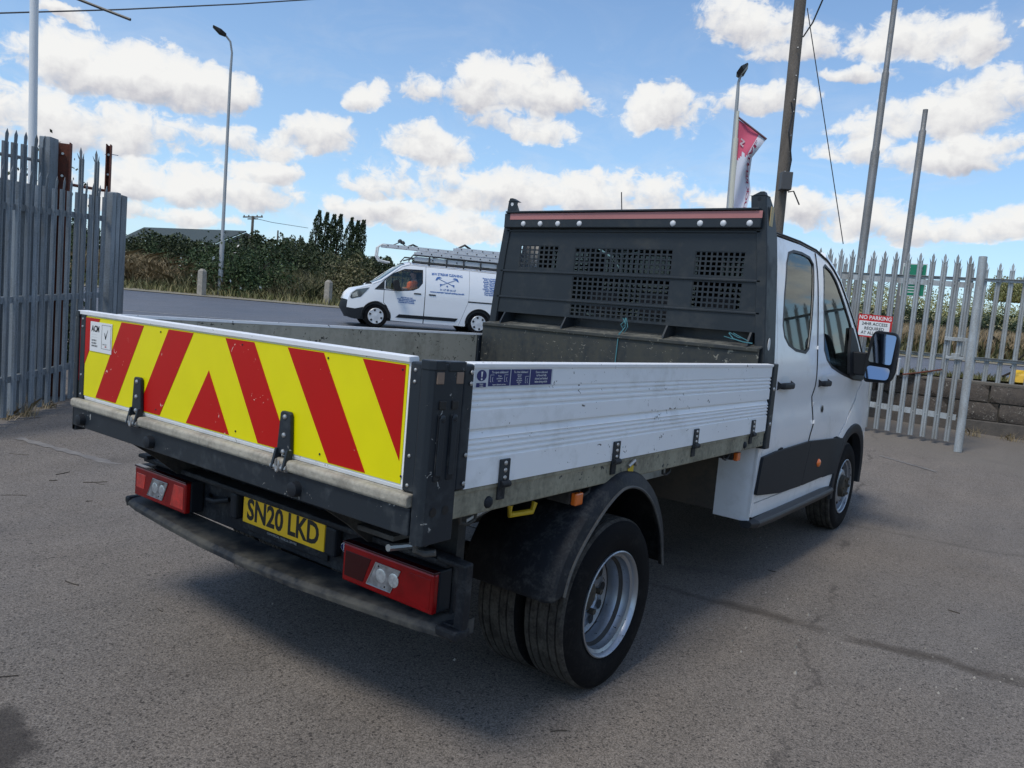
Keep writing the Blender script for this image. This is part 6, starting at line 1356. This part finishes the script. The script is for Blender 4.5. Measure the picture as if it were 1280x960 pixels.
def ladder(label, x0, x1, y, z, gap=.36, lift=0.0, hook=False):
    t = thing('ladder', label, 'ladder', (0, 0, 0)); t.matrix_world = VNM; b = MB()
    for s in (-1, 1): b.box(x0, x1, y+s*gap/2-.015, y+s*gap/2+.015, z-.045, z+.045)
    b.build('stiles', ALU, t); b = MB(); n = int((x1-x0)/.27)
    for i in range(n): x = x0+(i+.5)*(x1-x0)/n; b.tube([(x, y-gap/2-.02, z), (x, y+gap/2+.02, z)], .022, 6)
    b.build('rungs', mat('rung_dark', (.07, .07, .07), .6), t)
    if hook:
        for s in (-1, 1): MB().tube([(x1-.1, y+s*gap/2, z), (x1+.02, y+s*gap/2, z+.02), (x1+.12, y+s*gap/2, z-.06), (x1+.14, y+s*gap/2, z-.30), (x1+.06, y+s*gap/2, z-.42), (x1-.22, y+s*gap/2, z-.46)], .026, 8).build('hook', mat('hook_white', (.70, .70, .68), .5), t, smooth=True)
    return t
bpy.context.view_layer.update(); VNM = VN.matrix_world.copy()
ladder('long roof ladder with white curved hooks reaching over the van cab', -.9, 2.80, .38, 2.30, .34, hook=True); ladder('lower ladder strapped to the van roof rack nearest the camera', -1.0, 1.86, .45, 2.17, .36); ladder('ladder on the far side of the van roof rack', -1.0, 1.6, -.35, 2.24, .36); ladder('topmost short ladder of the pile on the van roof rack', -.95, .65, .10, 2.42, .34)
b = MB()
for (x, z) in ((2.30, 2.44), (2.22, 2.40)): b.dome((x, .38, z), .07, .09, (0, 0, 1), 8)
b.tube([(2.5, .38, 2.34), (2.3, .38, 2.44), (2.12, .38, 2.34)], .015, 5)
o = tag(b.build('strap_clamp', RK, None), 'black ladder clamp on top of the ladders above the van cab', 'clamp'); o.matrix_world = VNM
b = MB(); b.tube([(1.75, .2, 2.36), (1.9, .2, 2.42), (2.02, .2, 2.36)], .03, 6); b.tube([(.2, .2, 2.46), (.38, .2, 2.56), (.55, .2, 2.46)], .035, 6); o = tag(b.build('strap_bundle', RK, None), 'black straps bundled over the roof ladders', 'strap'); o.matrix_world = VNM
# passenger in orange hi-vis: torso, arm and head as one skinned body
def person(root_m, label):
    J = {'pel': (1.92, .42, .92), 'ch': (1.82, .42, 1.28), 'nk': (1.84, .42, 1.44), 'hd': (1.87, .42, 1.57), 'ht': (1.87, .42, 1.64), 'sl': (1.83, .60, 1.36), 'sr': (1.83, .24, 1.36), 'el': (1.95, .66, 1.13), 'er': (1.98, .22, 1.14), 'wl': (2.22, .58, 1.16), 'wr': (2.22, .30, 1.14), 'kl': (2.32, .50, .92), 'kr': (2.32, .32, .92), 'fl': (2.45, .50, .55), 'fr': (2.45, .32, .55)}
    Rr = {'pel': .15, 'ch': .17, 'nk': .06, 'hd': .10, 'ht': .085, 'sl': .075, 'sr': .075, 'el': .052, 'er': .052, 'wl': .038, 'wr': .038, 'kl': .075, 'kr': .075, 'fl': .05, 'fr': .05}
    E_ = [('pel', 'ch'), ('ch', 'nk'), ('nk', 'hd'), ('hd', 'ht'), ('ch', 'sl'), ('ch', 'sr'), ('sl', 'el'), ('sr', 'er'), ('el', 'wl'), ('er', 'wr'), ('pel', 'kl'), ('pel', 'kr'), ('kl', 'fl'), ('kr', 'fr')]
    ks = list(J); me = bpy.data.meshes.new('person'); me.from_pydata([J[k] for k in ks], [(ks.index(a), ks.index(c)) for a, c in E_], []); o = link('person', me, mat('person_skin', (.45, .26, .19), .6))
    o.modifiers.new('skin', 'SKIN'); 
    for i, k in enumerate(ks): me.skin_vertices[0].data[i].radius = (Rr[k], Rr[k])
    me.skin_vertices[0].data[0].use_root = True; sb = o.modifiers.new('sub', 'SUBSURF'); sb.levels = 2; sb.render_levels = 2
    o.matrix_world = root_m; tag(o, label, 'person')
    b = MB(); b.lathe([(-.22, .20), (-.1, .215), (.1, .205), (.16, .14)], (1.83, .42, 1.22), 'z', 14); 
    for s in (-1, 1): b.tube([(1.83, .42+s*.17, 1.35), (1.92, .42+s*.24, 1.20), (1.97, .42+s*.23, 1.14), (2.12, .42+s*.17, 1.15)], [.085, .07, .062, .05], 8)
    b.build('hi_vis_jacket', mat('hi_vis_orange', (.85, .16, .03), .7), o, smooth=True)
    b = MB(); b.dome((1.86, .42, 1.60), .105, .10, (-.2, 0, 1), 12); b.build('hair', mat('hair_brown', (.05, .035, .025), .9), o, smooth=True)
person(VNM, 'person in an orange hi-vis jacket sitting in the white van')
